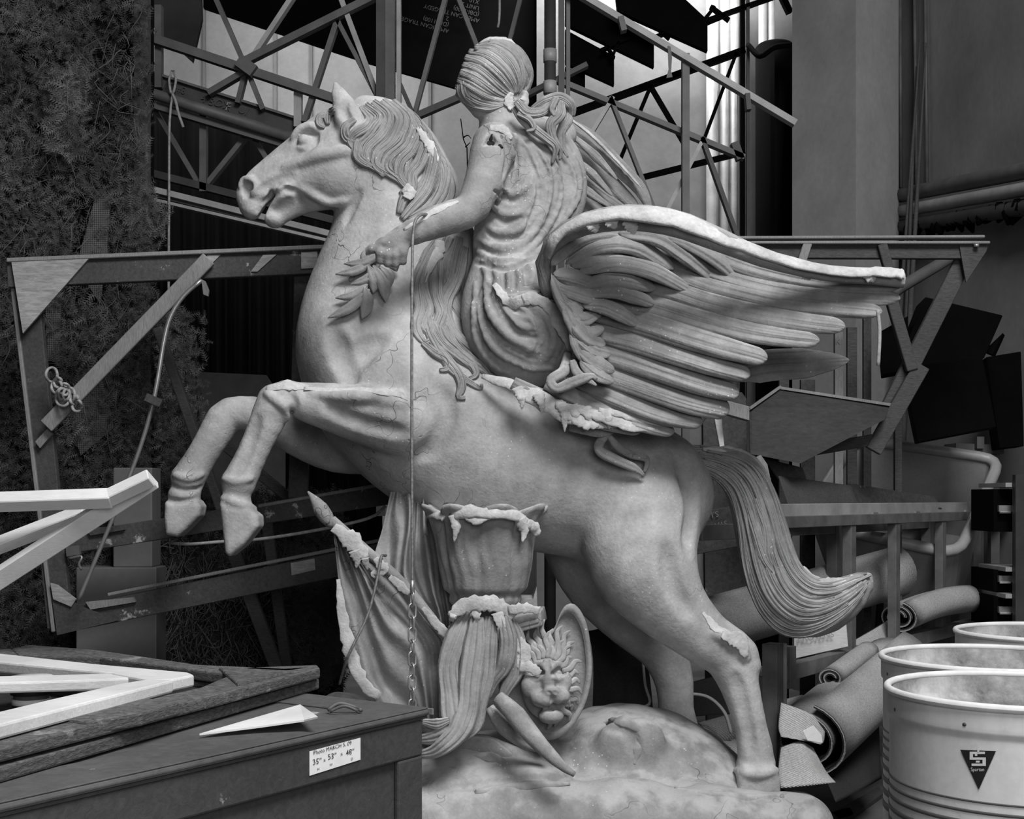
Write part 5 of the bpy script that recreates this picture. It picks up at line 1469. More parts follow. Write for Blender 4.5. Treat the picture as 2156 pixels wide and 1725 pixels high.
# metal crook pole
cr = thing('crook_pole', 'bent galvanised pole with a torn rag at its hooked end', 'pole', P(165, 1265, 5.05))
MB().tube([P(165, 1265, 5.06), P(240, 1085, 5.04), P(296, 940, 5.02), P(326, 830, 5.0), P(345, 720, 5.0), P(360, 665, 5.0), P(388, 622, 5.0), P(425, 590, 5.0)], .0085, 46, 10).build('tube', M['galv'], cr, True)
MB().prism([P(a, b, 4.995) for a, b in [(424, 588), (432, 592), (440, 612), (438, 624), (428, 620)]][::-1], (0, .012, 0)).build('rag_tip', M['wood_mid'], cr)
MB().beam(P(308, 836, 4.97), P(340, 850, 4.97), .03, .02).build('clamp_block', M['wood_dark'], cr)
# leaning poles in front of the hedge
for x0, y0, x1, y1, w, Y, lb in [(332, 690, 470, 1085, 20, 5.55, 'dark square pole leaning behind the far foreleg'), (470, 935, 610, 1050, 22, 5.5, 'short timber strut crossing behind the near cannon bone'),
                                 (492, 1165, 588, 1420, 27, 5.5, 'round-edged timber post leaning below the near hoof'), (560, 1090, 606, 1420, 22, 5.6, 'thin dark post beside the leaning timber post')]:
    a, b = P(x0, y0, Y), P(x1, y1, Y + .05)
    if y1 > 1400: b = b + (b - a) * (b[2] / (a[2] - b[2]))
    bevel(MB().beam(a, b, w * Y / FPX, .04).build('leaning_pole', M['wood_stain'], None, False, label=lb, cat='pole', group='poles leaning by the hedge'), .006)
MB().tube([P(355, 1143, 5.05), P(400, 1146, 5.05), P(465, 1141, 5.05), P(560, 1134, 5.06), P(690, 1112, 5.07), P(780, 1090, 5.08), P(812, 1066, 5.1)], .007, 30, 6).build('slack_cord', M['rope'], None, True, label='slack cord stretched behind the hooves', cat='cord')
# distant lit panel low between the legs
MB().prism([P(a, b, 9.8) for a, b in [(415, 783), (560, 790), (600, 850), (600, 1400), (420, 1400)]][::-1], (0, .03, 0)).build('far_board', M['steel_dark'], None, False, label='dim grey board far behind the knee of the horse', cat='board')

# white timber pieces at the left edge
wt = thing('white_braced_frame', 'white-painted timber frame with crossing braces at the left edge', 'frame', P(-440, 1700, 2.75) * [1, 1, 0])
YW = 2.75
def wb(nm, x0, y0, x1, y1, w, dy, t, mat='wood_white', n=(0, -1, 0)):
    bevel(MB().beam(P(x0, y0, YW + dy), P(x1, y1, YW + dy), w * YW / FPX, t, n).build(nm, M[mat], wt), .002, 1)
def wslab(nm, pts, dy, off):
    MB().prism([P(a, b, YW + dy) for a, b in pts][::-1], off).build(nm, M['wood_white'], wt)
U45 = (0, -.72, .70)
for nm, a_, b_, w_, t_, n_ in (('top_beam', (-450, 1073), (236, 1049), .033, .033, U45), ('beam_tip', (226, 1050), (318, 1006), .030, .030, U45),
                               ('long_brace', (322, 1008), (-450, 1508), .042, .026, (0, -.8, -.6)), ('short_brace', (180, 1078), (-450, 1322), .030, .030, U45)):
    dy_ = {'top_beam': 0, 'beam_tip': 0, 'long_brace': .035, 'short_brace': .075}[nm]
    bevel(MB().beam(P(*a_, YW + dy_), P(*b_, YW + dy_), w_, t_, n_).build(nm, M['wood_white'], wt), .002, 1)
q = P(-440, 1072, YW)
MB().beam(q, q * [1, 1, 0], .05, .05).build('leg', M['wood_white'], wt)
q = P(-440, 1072, YW + .35)
MB().beam(q, q * [1, 1, 0], .05, .05).build('leg', M['wood_white'], wt)
MB().beam(P(-440, 1072, YW) - [0, .02, 0], P(-440, 1072, YW + .35), .05, .05, (1, 0, 0)).build('cross_bar', M['wood_white'], wt)
# ================================================================ foreground crate and what lies on it
M['crate'] = mat_wood('dark_grey_crate_paint', .062, .2, (5, 5, 5), .5, .012, .4, 14, .25)
M['crate_top'] = mat_wood('worn_crate_top', .09, .2, (3, 3, 3), .6, .018, .4, 14, .25)
ZT = 35 * .0254
c0 = np.array([-.163, 2.38, 0.0])                       # front right corner
fd = np.array([-.558, -.829, 0.0])                      # along the front, towards the camera
bd = np.array([-.829, .558, 0.0])                       # away, along the right side
WL, DL = 53 * .0254, 48 * .0254
crate = thing('packing_crate', 'dark grey wooden chest with a moulded lid and a taped paper label', 'chest', tuple(c0))
up = np.array([0, 0, 1.0])
def cbox(nm, u0, u1, v0, v1, z0, z1, mat, bv=.004, par=None):
    """box in crate axes: u along the front, v into the depth"""
    p = [c0 + fd * u + bd * v + up * z0 for u, v in ((u0, v0), (u1, v0), (u1, v1), (u0, v1))]
    return bevel(MB().prism(p, up * (z1 - z0)).build(nm, mat if not isinstance(mat, str) else M[mat], par or crate), bv)
cbox('body', .01, WL - .01, .012, DL - .01, .02, ZT - .012, 'crate')
cbox('front_rail', .004, WL, .0, .012, ZT - .085, ZT - .018, 'crate')
cbox('front_stile', .004, .075, .0, .012, .02, ZT - .085, 'crate')
cbox('end_rail', .004, .012, .0, DL, ZT - .085, ZT - .018, 'crate')
cbox('base_plinth', .0, WL, .0, DL, 0, .06, 'crate')
cbox('lid_moulding', -.006, WL + .01, -.003, DL, ZT - .018, ZT - .012, 'crate', .002)
lid = cbox('lid', -.008, WL + .02, -.008, DL + .01, ZT - .012, ZT, 'crate_top', .005)
# raised frame strips on the lid
cbox('lid_strip', -.006, WL, -.005, .12, ZT, ZT + .003, 'crate_top', .0015)
cbox('lid_strip', -.006, .10, .12, DL, ZT, ZT + .003, 'crate_top', .0015)
cbox('lid_edge', -.011, -.008, -.014, DL * .6, ZT - .011, ZT + .001, 'wood_mid', .001)
cbox('side_handle', -.03, .0, .10, .16, .42, .52, 'crate', .01)
# latch hardware on the lid
lp = on_z(690, 1500, ZT + .006)
MB().tube([lp + [0, 0, .004], lp + [.02, .01, .014], lp + [.05, .012, .006], lp + [.06, .0, .003]], .004, 14, 6).tube([lp + [.005, -.01, .003], lp + [.03, -.006, .012], lp + [.055, -.004, .003]], .003, 10, 6).build('latch', M['steel'], crate, True)
# taped label with handwriting
M['paper'] = mat_flat('white_label_paper', .82, .6, .03, 4, .02)
lab0 = c0 - bd * .0015
def on_front(px, py, lift):
    return on_plane(px, py, c0 - bd * lift, -bd)
lq = [on_front(a, b, .0018) for a, b in [(652, 1583), (759, 1554), (759, 1600), (652, 1634)]]
label = MB().prism(lq[::-1], bd * .001).build('paper_label', M['paper'], crate)
ux = (lq[1] - lq[0]) / 107.0; vy = (lq[0] - lq[3]) / 51.0
def hand(s, px, py, size, w=.04, sx=.85):
    dx, dy = px - 652, (1634 - py)
    org = lq[3] + ux * dx + vy * (dy) - bd * .0008 - ux * 0
    org = on_front(px, py, .0026)
    write('handwriting', s, org, ux * size * sx, vy * size * 1.05, M['ink'], label, w)
hand('Photo MARCH 5, 09', 660, 1590, 11.5, .03, .82)
for s, px, py, sz in (('35"', 658, 1612, 16), ('x', 681, 1605, 11), ('53"', 690, 1601, 16), ('x', 717, 1592, 11), ('48"', 728, 1592, 16), ('H', 668, 1623, 7), ('W', 694, 1614, 7), ('D', 739, 1602, 8)):
    hand(s, px, py, sz, .04)

# weathered double frame lying on the crate
wf = thing('weathered_frame', 'two stacked dark weathered plank frames lying on the chest', 'frame', on_z(300, 1500, ZT))
def zpoly(nm, pts, z0, h, mat, par, jag=0.0):
    """flat piece whose TOP outline is traced in px; top at z0+h"""
    out = []
    for (a, b) in pts:
        out.append(on_z(a, b, z0 + h))
    out = np.array(out)
    cx = np.cross(out[1] - out[0], out[2] - out[1])
    if cx[2] > 0: out = out[::-1]
    return bevel(MB().prism(out, (0, 0, -h)).build(nm, M[mat] if isinstance(mat, str) else mat, par), .004, 2)
Z1 = ZT + .004
zpoly('lower_plank', [(672, 1430), (-160, 1662), (-160, 1600), (640, 1412)], Z1, .021, 'wood_old', wf)
Z2 = Z1 + .026
zpoly('upper_plank', [(668, 1400), (674, 1407), (470, 1460), (240, 1516), (-160, 1614), (-160, 1560), (200, 1496), (420, 1448), (520, 1406)], Z2, .021, 'wood_old', wf)
zpoly('back_plank', [(24, 1366), (60, 1358), (200, 1368), (420, 1400), (600, 1408), (668, 1404), (520, 1425), (420, 1412), (210, 1384), (40, 1380)], Z2, .021, 'wood_old', wf)
zpoly('back_plank', [(-160, 1370), (24, 1366), (40, 1380), (-160, 1392)], Z2, .021, 'wood_old', wf)
zpoly('gusset', [(460, 1405), (540, 1408), (620, 1412), (500, 1440)], Z2 + .004, .022, 'wood_old', wf)
zpoly('gusset', [(120, 1510), (270, 1465), (380, 1478), (300, 1500), (180, 1520)], Z2 + .004, .022, 'wood_old', wf)
zpoly('lower_back_plank', [(300, 1410), (620, 1425), (640, 1436), (380, 1436)], Z1, .021, 'wood_old', wf)
zpoly('backing_sheet', [(-160, 1400), (60, 1392), (420, 1425), (500, 1432), (420, 1448), (180, 1500), (-160, 1545)], Z1 + .0, .012, 'blackwood', wf)
hp_ = on_z(612, 1438, Z2)
MB().tube([hp_ - [.02, .012, 0], hp_ + [.02, .014, .0]], .006, 2, 8).build('hinge_barrel', M['steel_dark'], wf, True)
# pale A-shaped timber piece on top
af = thing('pale_timber_brace', 'pale bare timber A-shaped brace lying on the weathered frame', 'brace', on_z(200, 1460, Z2 + .04))
Z3 = Z2 + .022
zpoly('long_leg', [(-160, 1358), (0, 1376), (200, 1398), (398, 1416), (409, 1421), (365, 1430), (312, 1432), (235, 1417), (0, 1394), (-160, 1380)], Z3, .022, 'wood_pale', af)
zpoly('lower_leg', [(250, 1440), (312, 1430), (366, 1432), (312, 1446), (100, 1500), (-160, 1566), (-160, 1536), (100, 1474)], Z3 + .001, .022, 'wood_pale', af)
zpoly('middle_leg', [(250, 1418), (300, 1426), (180, 1432), (-160, 1442), (-160, 1428), (120, 1421)], Z3 - .001, .02, 'wood_pale', af)
# thin white plywood wedge
wp = on_z(420, 1551, ZT + .006)
pts = [(420, 1549), (632, 1487), (669, 1513), (640, 1520), (540, 1534)]
V = [on_z(a, b, ZT + .008 + zz) for (a, b), zz in zip(pts, (0, .014, .02, .012, .004))]
MB().prism(V[::-1], (0, 0, .003)).build('plywood_wedge', M['wood_white'], None, False, label='thin white plywood wedge lying on the chest lid', cat='offcut')
# tin lying among the timber
tn = thing('round_tin', 'small ribbed round tin lying under the pale brace', 'tin', on_z(70, 1475, Z1 + .014))
tc_ = on_z(66, 1482, Z1 + .016)
for k, (dz, r, m) in enumerate(((0, .034, 'wood_pale'), (.018, .036, 'steel_dark'), (.028, .034, 'wood_mid'), (.04, .037, 'wood_pale'))):
    MB().lathe([(0, dz), (r, dz), (r, dz + .010), (0, dz + .010)], (tc_[0], tc_[1], tc_[2]), 28).build('tin_ring', M[m], tn, True)
MB().lathe([(0, .005), (.031, .005), (.031, .046), (0, .046)], (tc_[0], tc_[1], tc_[2]), 28).build('tin_body', M['steel'], tn, True)

# ---------------------------------------------------------------- wire rope and chain
wr_ = thing('wire_sling', 'thin wire rope hanging from the arm of the rider down to the chain', 'cable', P(868, 1240, 4.10))
MB().tube([P(905, 452, 4.24), P(888, 452, 4.185), P(876, 462, 4.165), P(870, 490, 4.15), P(868, 560, 4.13), P(867, 800, 4.11), P(868, 1230, 4.10)], .0048, 70, 8).build('wire', M['wire'], wr_, True)
MB().tube([P(868, 1222, 4.10), P(868, 1250, 4.10)], .0075, 2, 8).build('ferrule', M['galv'], wr_, True)
w2 = thing('staff_wire', 'short wire rope looped over the banner staff', 'cable', P(733, 1382, 4.2))
MB().tube([P(812, 1170, 4.30), P(803, 1172, 4.24), P(799, 1195, 4.225), P(776, 1290, 4.2), P(733, 1382, 4.18), P(715, 1440, 4.3)], .0048, 40, 8).build('wire', M['wire'], w2, True)
ch = thing('hanging_chain', 'steel link chain hanging below the wire rope', 'chain', P(868, 1490, 4.10))
R1, ST, rl = .0125, .011, .0034
pth = []
for k in range(28):
    a = 2 * math.pi * k / 28
    pth.append([R1 * math.cos(a), 0, R1 * math.sin(a) + (ST if math.sin(a) >= 0 else -ST)])
pth.append(pth[0])
lk = MB().tube(pth, rl, None, 8, False)
link0 = None
pitch = 2 * (R1 + ST) - 2.6 * rl
z0 = P(868, 1262, 4.10)
for i in range(16):
    if link0 is None:
        link0 = mesh('link', np.vstack(lk.V), lk.F, M['galv'], None); link0.parent = ch; o = link0
    else:
        o = link0.copy(); COL.objects.link(o); o.parent = ch
    o.location = Vector(z0 - [0, 0, i * pitch]) - Vector(WLOC[ch.name])
    o.rotation_euler = (0, 0, (.5 if i % 2 else .5 + math.pi / 2))
    if i == 0:
        org = WLOC[link0.name]
        for v in link0.data.vertices:
            v.co += Vector(org)
# ================================================================ right side: drums, steel frame, carpets, tub
M['drum'] = (lambda s: s.done(s.mix(s.ramp(s.noise(9, 7, None, .7), .60, .72, 0, .5), s.math('MULTIPLY', s.ramp(s.noise(2.4, 4, s.mapped((6, 6, 1))), .3, .7, .60, .74), s.ramp(s.noise(60, 3), .3, .7, .95, 1.04)), .22), .55, s.noise(50, 3), .08, .004))(NT('off_white_fibre_drum'))
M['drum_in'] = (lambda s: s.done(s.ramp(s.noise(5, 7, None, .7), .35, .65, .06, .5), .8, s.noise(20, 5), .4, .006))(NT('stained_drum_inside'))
M['stripe'] = mat_flat('faded_dark_stripe', .09, .6, .2)
HD = .88
def drum(cx, cy, label, logo=False, Rr=.262, rot=0.0):
    t = thing('open_drum', label, 'drum', (cx, cy, 0), 'open fibre drums')
    S = 72
    MB().lathe([(0, .0), (Rr - .004, 0), (Rr, .012), (Rr, .02), (Rr, .3), (Rr, .6), (Rr, HD - .085), (Rr, HD - .075), (Rr, HD - .066), (Rr + .004, HD - .062), (Rr + .005, HD - .056), (Rr + .005, HD - .048), (Rr + .005, HD - .03), (Rr + .005, HD - .02), (Rr, HD - .012)], (cx, cy, 0), S).build('drum_wall', M['drum'], t, True)
    rim = [(Rr + .004 + .008 * math.cos(a), HD - .008 + .0085 * math.sin(a)) for a in np.linspace(0, 2 * math.pi, 13)]
    MB().lathe(rim, (cx, cy, 0), S).build('rim', M['drum'], t, True)
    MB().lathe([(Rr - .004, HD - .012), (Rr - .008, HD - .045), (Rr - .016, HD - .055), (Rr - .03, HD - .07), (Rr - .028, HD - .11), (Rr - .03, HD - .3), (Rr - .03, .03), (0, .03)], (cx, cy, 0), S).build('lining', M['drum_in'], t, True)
    for k in range(8):
        z = .685 - .019 * k - .0012 * k * k
        w = .0022 + .0010 * k
        MB().lathe([(Rr + .0006, z - w), (Rr + .0016, z - w * .8), (Rr + .0016, z + w * .8), (Rr + .0006, z + w)], (cx, cy, 0), S).build('stripe', M['stripe'], t, True)
    for k in range(5):
        a = rot - math.pi / 2 + (k - 2) * .75
        c, s = math.cos(a), math.sin(a)
        MB().tube([(cx + c * (Rr - .004), cy + s * (Rr - .004), HD - .045), (cx + c * (Rr + .006), cy + s * (Rr + .006), HD - .045)], .004, 2, 8).build('rivet', M['stripe'], t, True)
    return t
d1x, d1y = (2143 - CX) * 2.72 / FPX, 2.72
dr1 = drum(d1x, d1y, 'off-white open drum with a black triangle logo, foremost of the group', True)
drum((2084 - CX) * 3.27 / FPX, 3.27, 'off-white open drum standing right behind the one with the logo')
drum((2206 - CX) * 3.9 / FPX, 3.9, 'off-white open drum standing behind both others beside the steel frame')
# logo wrapped on the drum
RL = .2634
def on_drum(px, py):
    """sight line meets the wall of the front drum"""
    dx, dz = (px - CX) / FPX, -(py - HY) / FPX
    A = dx * dx + 1; B = -2 * (dx * d1x + d1y); C = d1x ** 2 + d1y ** 2 - RL ** 2
    t = (-B - math.sqrt(B * B - 4 * A * C)) / (2 * A)
    return np.array([dx * t, t, CH + dz * t])
def drum_patch(nm, f, mat, lift, par):
    V, F = f
    out = []
    for x, y in V:
        p = on_drum(x, y)
        n = np.array([p[0] - d1x, p[1] - d1y, 0]); n /= np.linalg.norm(n)
        out.append(p + n * lift)
    return mesh(nm, out, F, mat, par, False)
tri = ([], [])
for i in range(13):
    for j in range(13):
        s, t_ = i / 12, j / 12
        xa, xb = 2022 + t_ * (2061 - 2022), 2097 - t_ * (2097 - 2061)
        y = 1576 + (3 + 3 * s) * (1 - t_) + t_ * 87
        tri[0].append((xa + (xb - xa) * s, y))
for i in range(12):
    for j in range(12):
        a = i * 13 + j
        tri[1].append([a, a + 1, a + 14, a + 13])
lg = drum_patch('logo_triangle', tri, M['ink'], .0004, dr1)
def boxes(lst):
    V, F = [], []
    for x0, y0, x1, y1 in lst:
        n = len(V); V += [(x0, y0), (x0, y1), (x1, y1), (x1, y0)]; F.append([n, n + 1, n + 2, n + 3])
    return V, F
drum_patch('logo_mark', boxes([(2042, 1583, 2074, 1588), (2042, 1583, 2049, 1600), (2049, 1595, 2076, 1600), (2069, 1600, 2076, 1613), (2046, 1608, 2076, 1613), (2053, 1588, 2058, 1592), (2055, 1602, 2063, 1606), (2058, 1576, 2062, 1584)]), M['drum'], .001, lg)
tvv, tff = text_pts('Spartan')
drum_patch('logo_lettering', ([(2044 + x * 9.5, 1624 - y * 11) for x, y in tvv], tff), M['drum'], .001, lg)

# ---------------------------------------------------------------- steel trolley frame
tf_ = thing('steel_trolley_frame', 'grey steel frame with square uprights and a hinged top flap', 'frame', P(1645, 1100, 4.88) * [1, 1, 0])
A = P(1645, 1100, 4.88); Bp = P(2070, 1085, 6.94)
ztop, zbot = A[2], P(1650, 1418, 4.88)[2]
ax = (Bp - A); ax[2] = 0; Ln = np.linalg.norm(ax); ax /= Ln
nf = np.array([ax[1], -ax[0], 0])
if nf[1] > 0: nf = -nf
M['frame_steel'] = mat_flat('grey_frame_steel', .12, .5, .3, 10, .15)
def fbm(nm, a, b, w, t, mat='frame_steel', par=None):
    return bevel(MB().beam(a, b, w, t, nf).build(nm, M[mat], par or tf_), .002, 1)
def at(u, z, off=0.0):
    q = A + ax * u - nf * off; return np.array([q[0], q[1], z])
fbm('top_bar', at(-.25, ztop), at(Ln + 1.2, ztop), .045, .05)
fbm('bottom_bar', at(0, zbot), at(Ln, zbot), .06, .05)
def u_of(px):
    # distance along the frame at which a pixel column is met
    dx = (px - CX) / FPX
    return (dx * A[1] - A[0]) / (ax[0] - dx * ax[1])
for px in (1788, 1882, 1980, 2060):
    u = u_of(px); fbm('upright', at(u, ztop), at(u, zbot - .03), .055, .04)
for px in (1868, 2052):
    u = u_of(px); fbm('rear_upright', at(u, ztop, .25), at(u, zbot - .05, .25), .07, .05)
fbm('rear_bar', at(-.2, ztop - .04, .25), at(Ln, ztop - .04, .25), .06, .04)
q = on_plane(1627, 1340, A, nf)
uq = u_of(1628)
fbm('leg', at(uq, zbot + .12), at(uq, .0), .07, .06)
fbm('leg_lip', at(uq + .03, zbot + .12, -.03), at(uq + .03, .0, -.03), .012, .02, 'steel_light')
fbm('socket', at(u_of(1655), zbot + .10), at(u_of(1655), zbot - .06), .055, .06)
fbm('rear_leg', at(Ln - .1, zbot), at(Ln - .1, 0), .06, .06)
flap = fbm('hinged_flap', at(-.15, ztop + .045, .02), at(u_of(2042), ztop + .045, .02), .05, .012, 'steel_light')
for px in (1835, 1925, 2030):
    u = u_of(px); fbm('hinge', at(u - .03, ztop + .024, -.012), at(u + .03, ztop + .024, -.012), .014, .014, 'galv', flap)
# tilted boards lying on the frame
def ppoly(nm, pts, Y, off, mat, label, cat, group=None, Ys=None):
    V = [P(a, b, (Ys[i] if Ys else Y)) for i, (a, b) in enumerate(pts)]
    return bevel(MB().prism(V[::-1], off).build(nm, M[mat], None, False, label=label, cat=cat, group=group), .002, 1)
ppoly('rough_plank', [(1638, 1002), (1786, 1022), (1804, 1072), (1662, 1072)], 5.3, (.02, .03, .0), 'wood_stain', 'rough-sawn grey plank standing on the steel frame', 'plank', Ys=[5.35, 5.75, 5.7, 5.3])
ppoly('dark_plank', [(1784, 1018), (1965, 1046), (1980, 1072), (1800, 1072)], 5.8, (.02, .03, 0), 'wood_dark', 'dark scratched plank beside the rough one on the steel frame', 'plank', Ys=[5.8, 6.4, 6.4, 5.8])
# curved plywood sheet
pw = thing('plywood_sheet', 'dark plywood sheet with a pale cut edge behind the wing tips', 'sheet', P(1685, 976, 5.3))
pq = [(1578, 866), (1640, 820), (1874, 856), (1862, 884), (1685, 976), (1580, 956)]
MB().prism([P(a, b, y) for (a, b), y in zip(pq, [5.5, 5.75, 5.7, 5.6, 5.3, 5.3])][::-1], (0, .02, .012)).build('panel', M['ply_dark'], pw)
MB().beam(P(1576, 862, 5.49), P(1641, 816, 5.74), .012, .02).beam(P(1641, 817, 5.74), P(1876, 853, 5.69), .012, .02).build('cut_edge', M['wood_mid'], pw)
ppoly('timber_block', [(1528, 843), (1578, 856), (1578, 886), (1528, 872)], 5.0, (.0, .06, 0), 'wood_mid', 'short timber block under the lowest wing feathers', 'block')
ppoly('split_slat', [(1504, 880), (1520, 878), (1526, 946), (1516, 944)], 5.1, (0, .02, 0), 'wood_pale', 'split pale slat below the timber block', 'slat')
ppoly('dark_cabinet_side', [(1528, 832), (1562, 826), (1572, 840), (1580, 1630), (1490, 1630), (1480, 890)], 5.9, (0, .05, 0), 'wood_dark', 'dark round-cornered board behind the timber block', 'board')
ppoly('wood_offcut', [(1582, 968), (1602, 958), (1616, 978), (1625, 1020), (1604, 1000)], 5.05, (0, .02, 0), 'wood_mid', 'small pale offcut behind the top of the tail', 'offcut')
ppoly('wood_offcut', [(1610, 965), (1690, 985), (1705, 1030), (1640, 1010)], 5.5, (0, .03, 0), 'wood_dark', 'dark offcut under the plywood sheet', 'offcut')
sb = ppoly('lettered_board', [(1460, 1082), (1560, 1062), (1562, 1110), (1460, 1140)], 5.1, (0, .03, 0), 'wood_dark', 'dark board with upside-down white lettering behind the haunch', 'board')
wpx('painted_lettering', 'S.L.', 1512, 1076, 5.09, 17, -.2, M['chalk'], sb, -1)
wpx('painted_lettering', 'STAGE', 1530, 1096, 5.09, 15, -.25, M['chalk'], sb, -1)
ppoly('dark_board', [(1455, 1090), (1562, 1100), (1562, 1150), (1455, 1170)], 5.35, (0, .03, 0), 'wood_dark', 'dark plank below the lettered board behind the haunch', 'plank')
pb = ppoly('pale_sign_board', [(1672, 1338), (1782, 1312), (1786, 1362), (1672, 1388)], 5.3, (0, .02, 0), 'wood_pale', 'pale board with faint lettering under the curl of the tail', 'board')
M['pencil'] = mat_flat('faint_pencil', .3, .9)
wpx('faint_lettering', 'PROVENS', 1680, 1352, 5.28, 18, -.14, M['pencil'], pb)

# slanted timber flat on the right
rf_ = thing('slanted_flat_frame', 'dark stained timber flat with a slanting side, behind the spread wing', 'frame', P(1830, 940, 5.7))
YR = 5.7
def rb(nm, x0, y0, x1, y1, w, mat='wood_stain', dy=0.0, t=.035):
    fb(nm, x0, y0, x1, y1, w, mat, dy, t, rf_, YR)
rb('top_rail', 1250, 528, 2062, 530, 32)
rb('top_edge', 1250, 504, 2070, 500, 6, 'wood_mid', -.01, .05)
rb('top_edge', 1250, 513, 2080, 513, 6, 'wood_mid', -.02, .06)
rb('slanted_side', 2035, 535, 1868, 868, 36, 'wood_stain', .036)
rb('slanted_side', 1940, 770, 1838, 950, 34, 'wood_stain', -.01)
rb('brace', 1856, 515, 1880, 600, 20, 'wood_stain', -.03)
rb('brace', 1876, 630, 1920, 780, 24, 'wood_stain', -.02)
rb('brace', 1700, 512, 1678, 580, 18, 'wood_mid', -.03)
rb('foot', 1846, 925, 1700, 950, 24, 'wood_stain', .0)
fpoly('corner_block', [(2020, 516), (2082, 514), (2076, 530), (2034, 594)], 'wood_stain', -.03, .012, rf_, YR)
MB().lathe([(0, 0), (.012, 0), (.012, .012), (0, .012)], tuple(P(2056, 520, YR - .05)), 6).build('bolt', M['galv'], rf_, True)
MB().tube([P(1848, 652, 4.02), P(1852, 700, 4.02), P(1849, 770, 4.02)], .006, 14, 6).build('hanging_string', M['rope'], None, True, label='short twisted string hanging from a wing feather tip', cat='string')
# upright planks behind the wing
for x, w, y0, Y, mat, lb in [(1765, 17, 700, 6.3, 'wood_mid', 'upright pale plank chalked with a K behind the wing'), (1793, 20, 690, 6.6, 'wood_stain', 'upright dark plank next to the chalked plank'), (1825, 16, 640, 6.9, 'wood_dark', 'thin dark upright plank in front of the pillar'),
                             (1700, 30, 800, 6.8, 'wood_dark', 'broad dark upright plank behind the plywood sheet'), (1650, 20, 800, 7.0, 'wood_stain', 'narrow stained upright plank behind the plywood sheet'), (1890, 14, 860, 6.2, 'wood_stain', 'short upright plank behind the slanted flat')]:
    a = P(x, y0, Y)
    o = MB().beam(a, a * [1, 1, 0], w * Y / FPX, .03).build('upright_plank', M[mat], None, False, label=lb, cat='plank', group='upright planks behind the wing')
    if x == 1765: wpx('chalk_letter', 'K', 1759, 724, Y - .02, 16, 0, M['chalk'], o)
MB().tube([P(2040, 520, 6.6), P(1905, 600, 6.4), P(1880, 616, 6.35)], .03, 8, 10).build('slanting_tube', M['steel'], None, True, label='grey tube slanting behind the wing tip', cat='tube')
# black boxes and boards
def blackboard(pts, Y, dep, label):
    bevel(MB().prism([P(a, b, Y) for a, b in pts][::-1], (0.05, dep, 0)).build('black_case', M['black'], None, False, label=label, cat='case', group='black cases by the wall'), .006)
blackboard([(1948, 625), (2112, 664), (2072, 755), (1900, 790), (1905, 735)], 6.5, .3, 'upper tilted black case in front of the concrete wall')
blackboard([(1900, 775), (2068, 750), (2098, 900), (1932, 932), (1925, 900)], 6.29, .205, 'lower black case under the tilted one')
blackboard([(2070, 740), (2112, 700), (2090, 748)], 6.6, .1, 'thin black flap beside the tilted case')
blackboard([(2076, 752), (2150, 740), (2156, 940), (2105, 945)], 6.95, .25, 'round-cornered black case behind the other cases')
blackboard([(1850, 700), (1912, 665), (1912, 780), (1858, 790)], 6.55, .2, 'small black case behind the slanted flat')
# support shelf for the cases
sh_z = P(0, 950, 6.7)[2]
st = thing('case_table', 'low grey bench under the black cases', 'bench', P(2050, 1050, 7.3) * [1, 1, 0])
MB().beam(P(2000, 944, 7.3), P(2100, 948, 7.3), .05, .2).build('bench_top', M['steel'], st)
for px in (2008, 2092):
    a = P(px, 946, 7.3); MB().beam(a, a * [1, 1, 0], .05, .05).build('bench_leg', M['steel'], st)
MB().beam(P(2062, 920, 7.18), P(2062, 945, 7.18), .04, .04).build('bench_lug', M['steel'], st)

# plastic tub tipped on its side
M['tub'] = mat_flat('grey_plastic_tub', .30, .4, .12, 5, .05)
tb = thing('tipped_tub', 'large grey plastic tub tipped on its side behind the steel frame', 'tub', P(1900, 1290, 6.9))
mouth = np.array([P(1800, 925, 7.0), P(2106, 968, 6.9), P(2018, 1168, 6.4), P(1690, 1100, 6.5)])
back = mouth.mean(0) + (mouth - mouth.mean(0)) * .82 + np.array([.10, .26, -.40])
def rounded(q, r=.18, n=5):
    out = []
    for i in range(4):
        p0, p1, p2 = q[i - 1], q[i], q[(i + 1) % 4]
        a, b = p1 + (p0 - p1) * r, p1 + (p2 - p1) * r
        for k in range(n):
            t = k / (n - 1); out.append((1 - t) ** 2 * a + 2 * t * (1 - t) * p1 + t * t * b)
    return np.array(out)
ro, rb_ = rounded(mouth, .14), rounded(back, .14)
nn = len(ro)
V = np.vstack([ro, rb_]); F = [[i, (i + 1) % nn, nn + (i + 1) % nn, nn + i] for i in range(nn)] + [[nn + i for i in range(nn)][::-1]]
o = mesh('tub_shell', V, F, M['tub'], tb, False); sm = o.modifiers.new('thick', 'SOLIDIFY'); sm.thickness = .015
MB().tube(np.vstack([ro, ro[:1]]), .03, None, 10, False).build('rolled_rim', M['tub'], tb, True)

# ---------------------------------------------------------------- carpets
def mat_carpet(name, base, rib=0):
    s = NT(name)
    f = s.noise(160, 3); a = s.noise(4, 4)
    v = s.math('MULTIPLY', s.ramp(a, .3, .7, base * .85, base * 1.1), s.ramp(f, .3, .7, .75, 1.2))
    h = f
    if rib:
        w = s.n('ShaderNodeTexWave', bands_direction='DIAGONAL'); w.inputs['Scale'].default_value = rib; s.link(s.co, w.inputs['Vector'])
        v = s.math('MULTIPLY', v, s.ramp(w.outputs['Fac'], 0, 1, .7, 1.15)); h = w.outputs['Fac']
    return s.done(v, .95, h, .5, .004)
M['carpet'] = mat_carpet('grey_felt_carpet', .38)
M['carpet_back'] = mat_carpet('woven_carpet_backing', .46, 45)
M['carpet_dark'] = mat_carpet('dark_carpet_pile', .03)


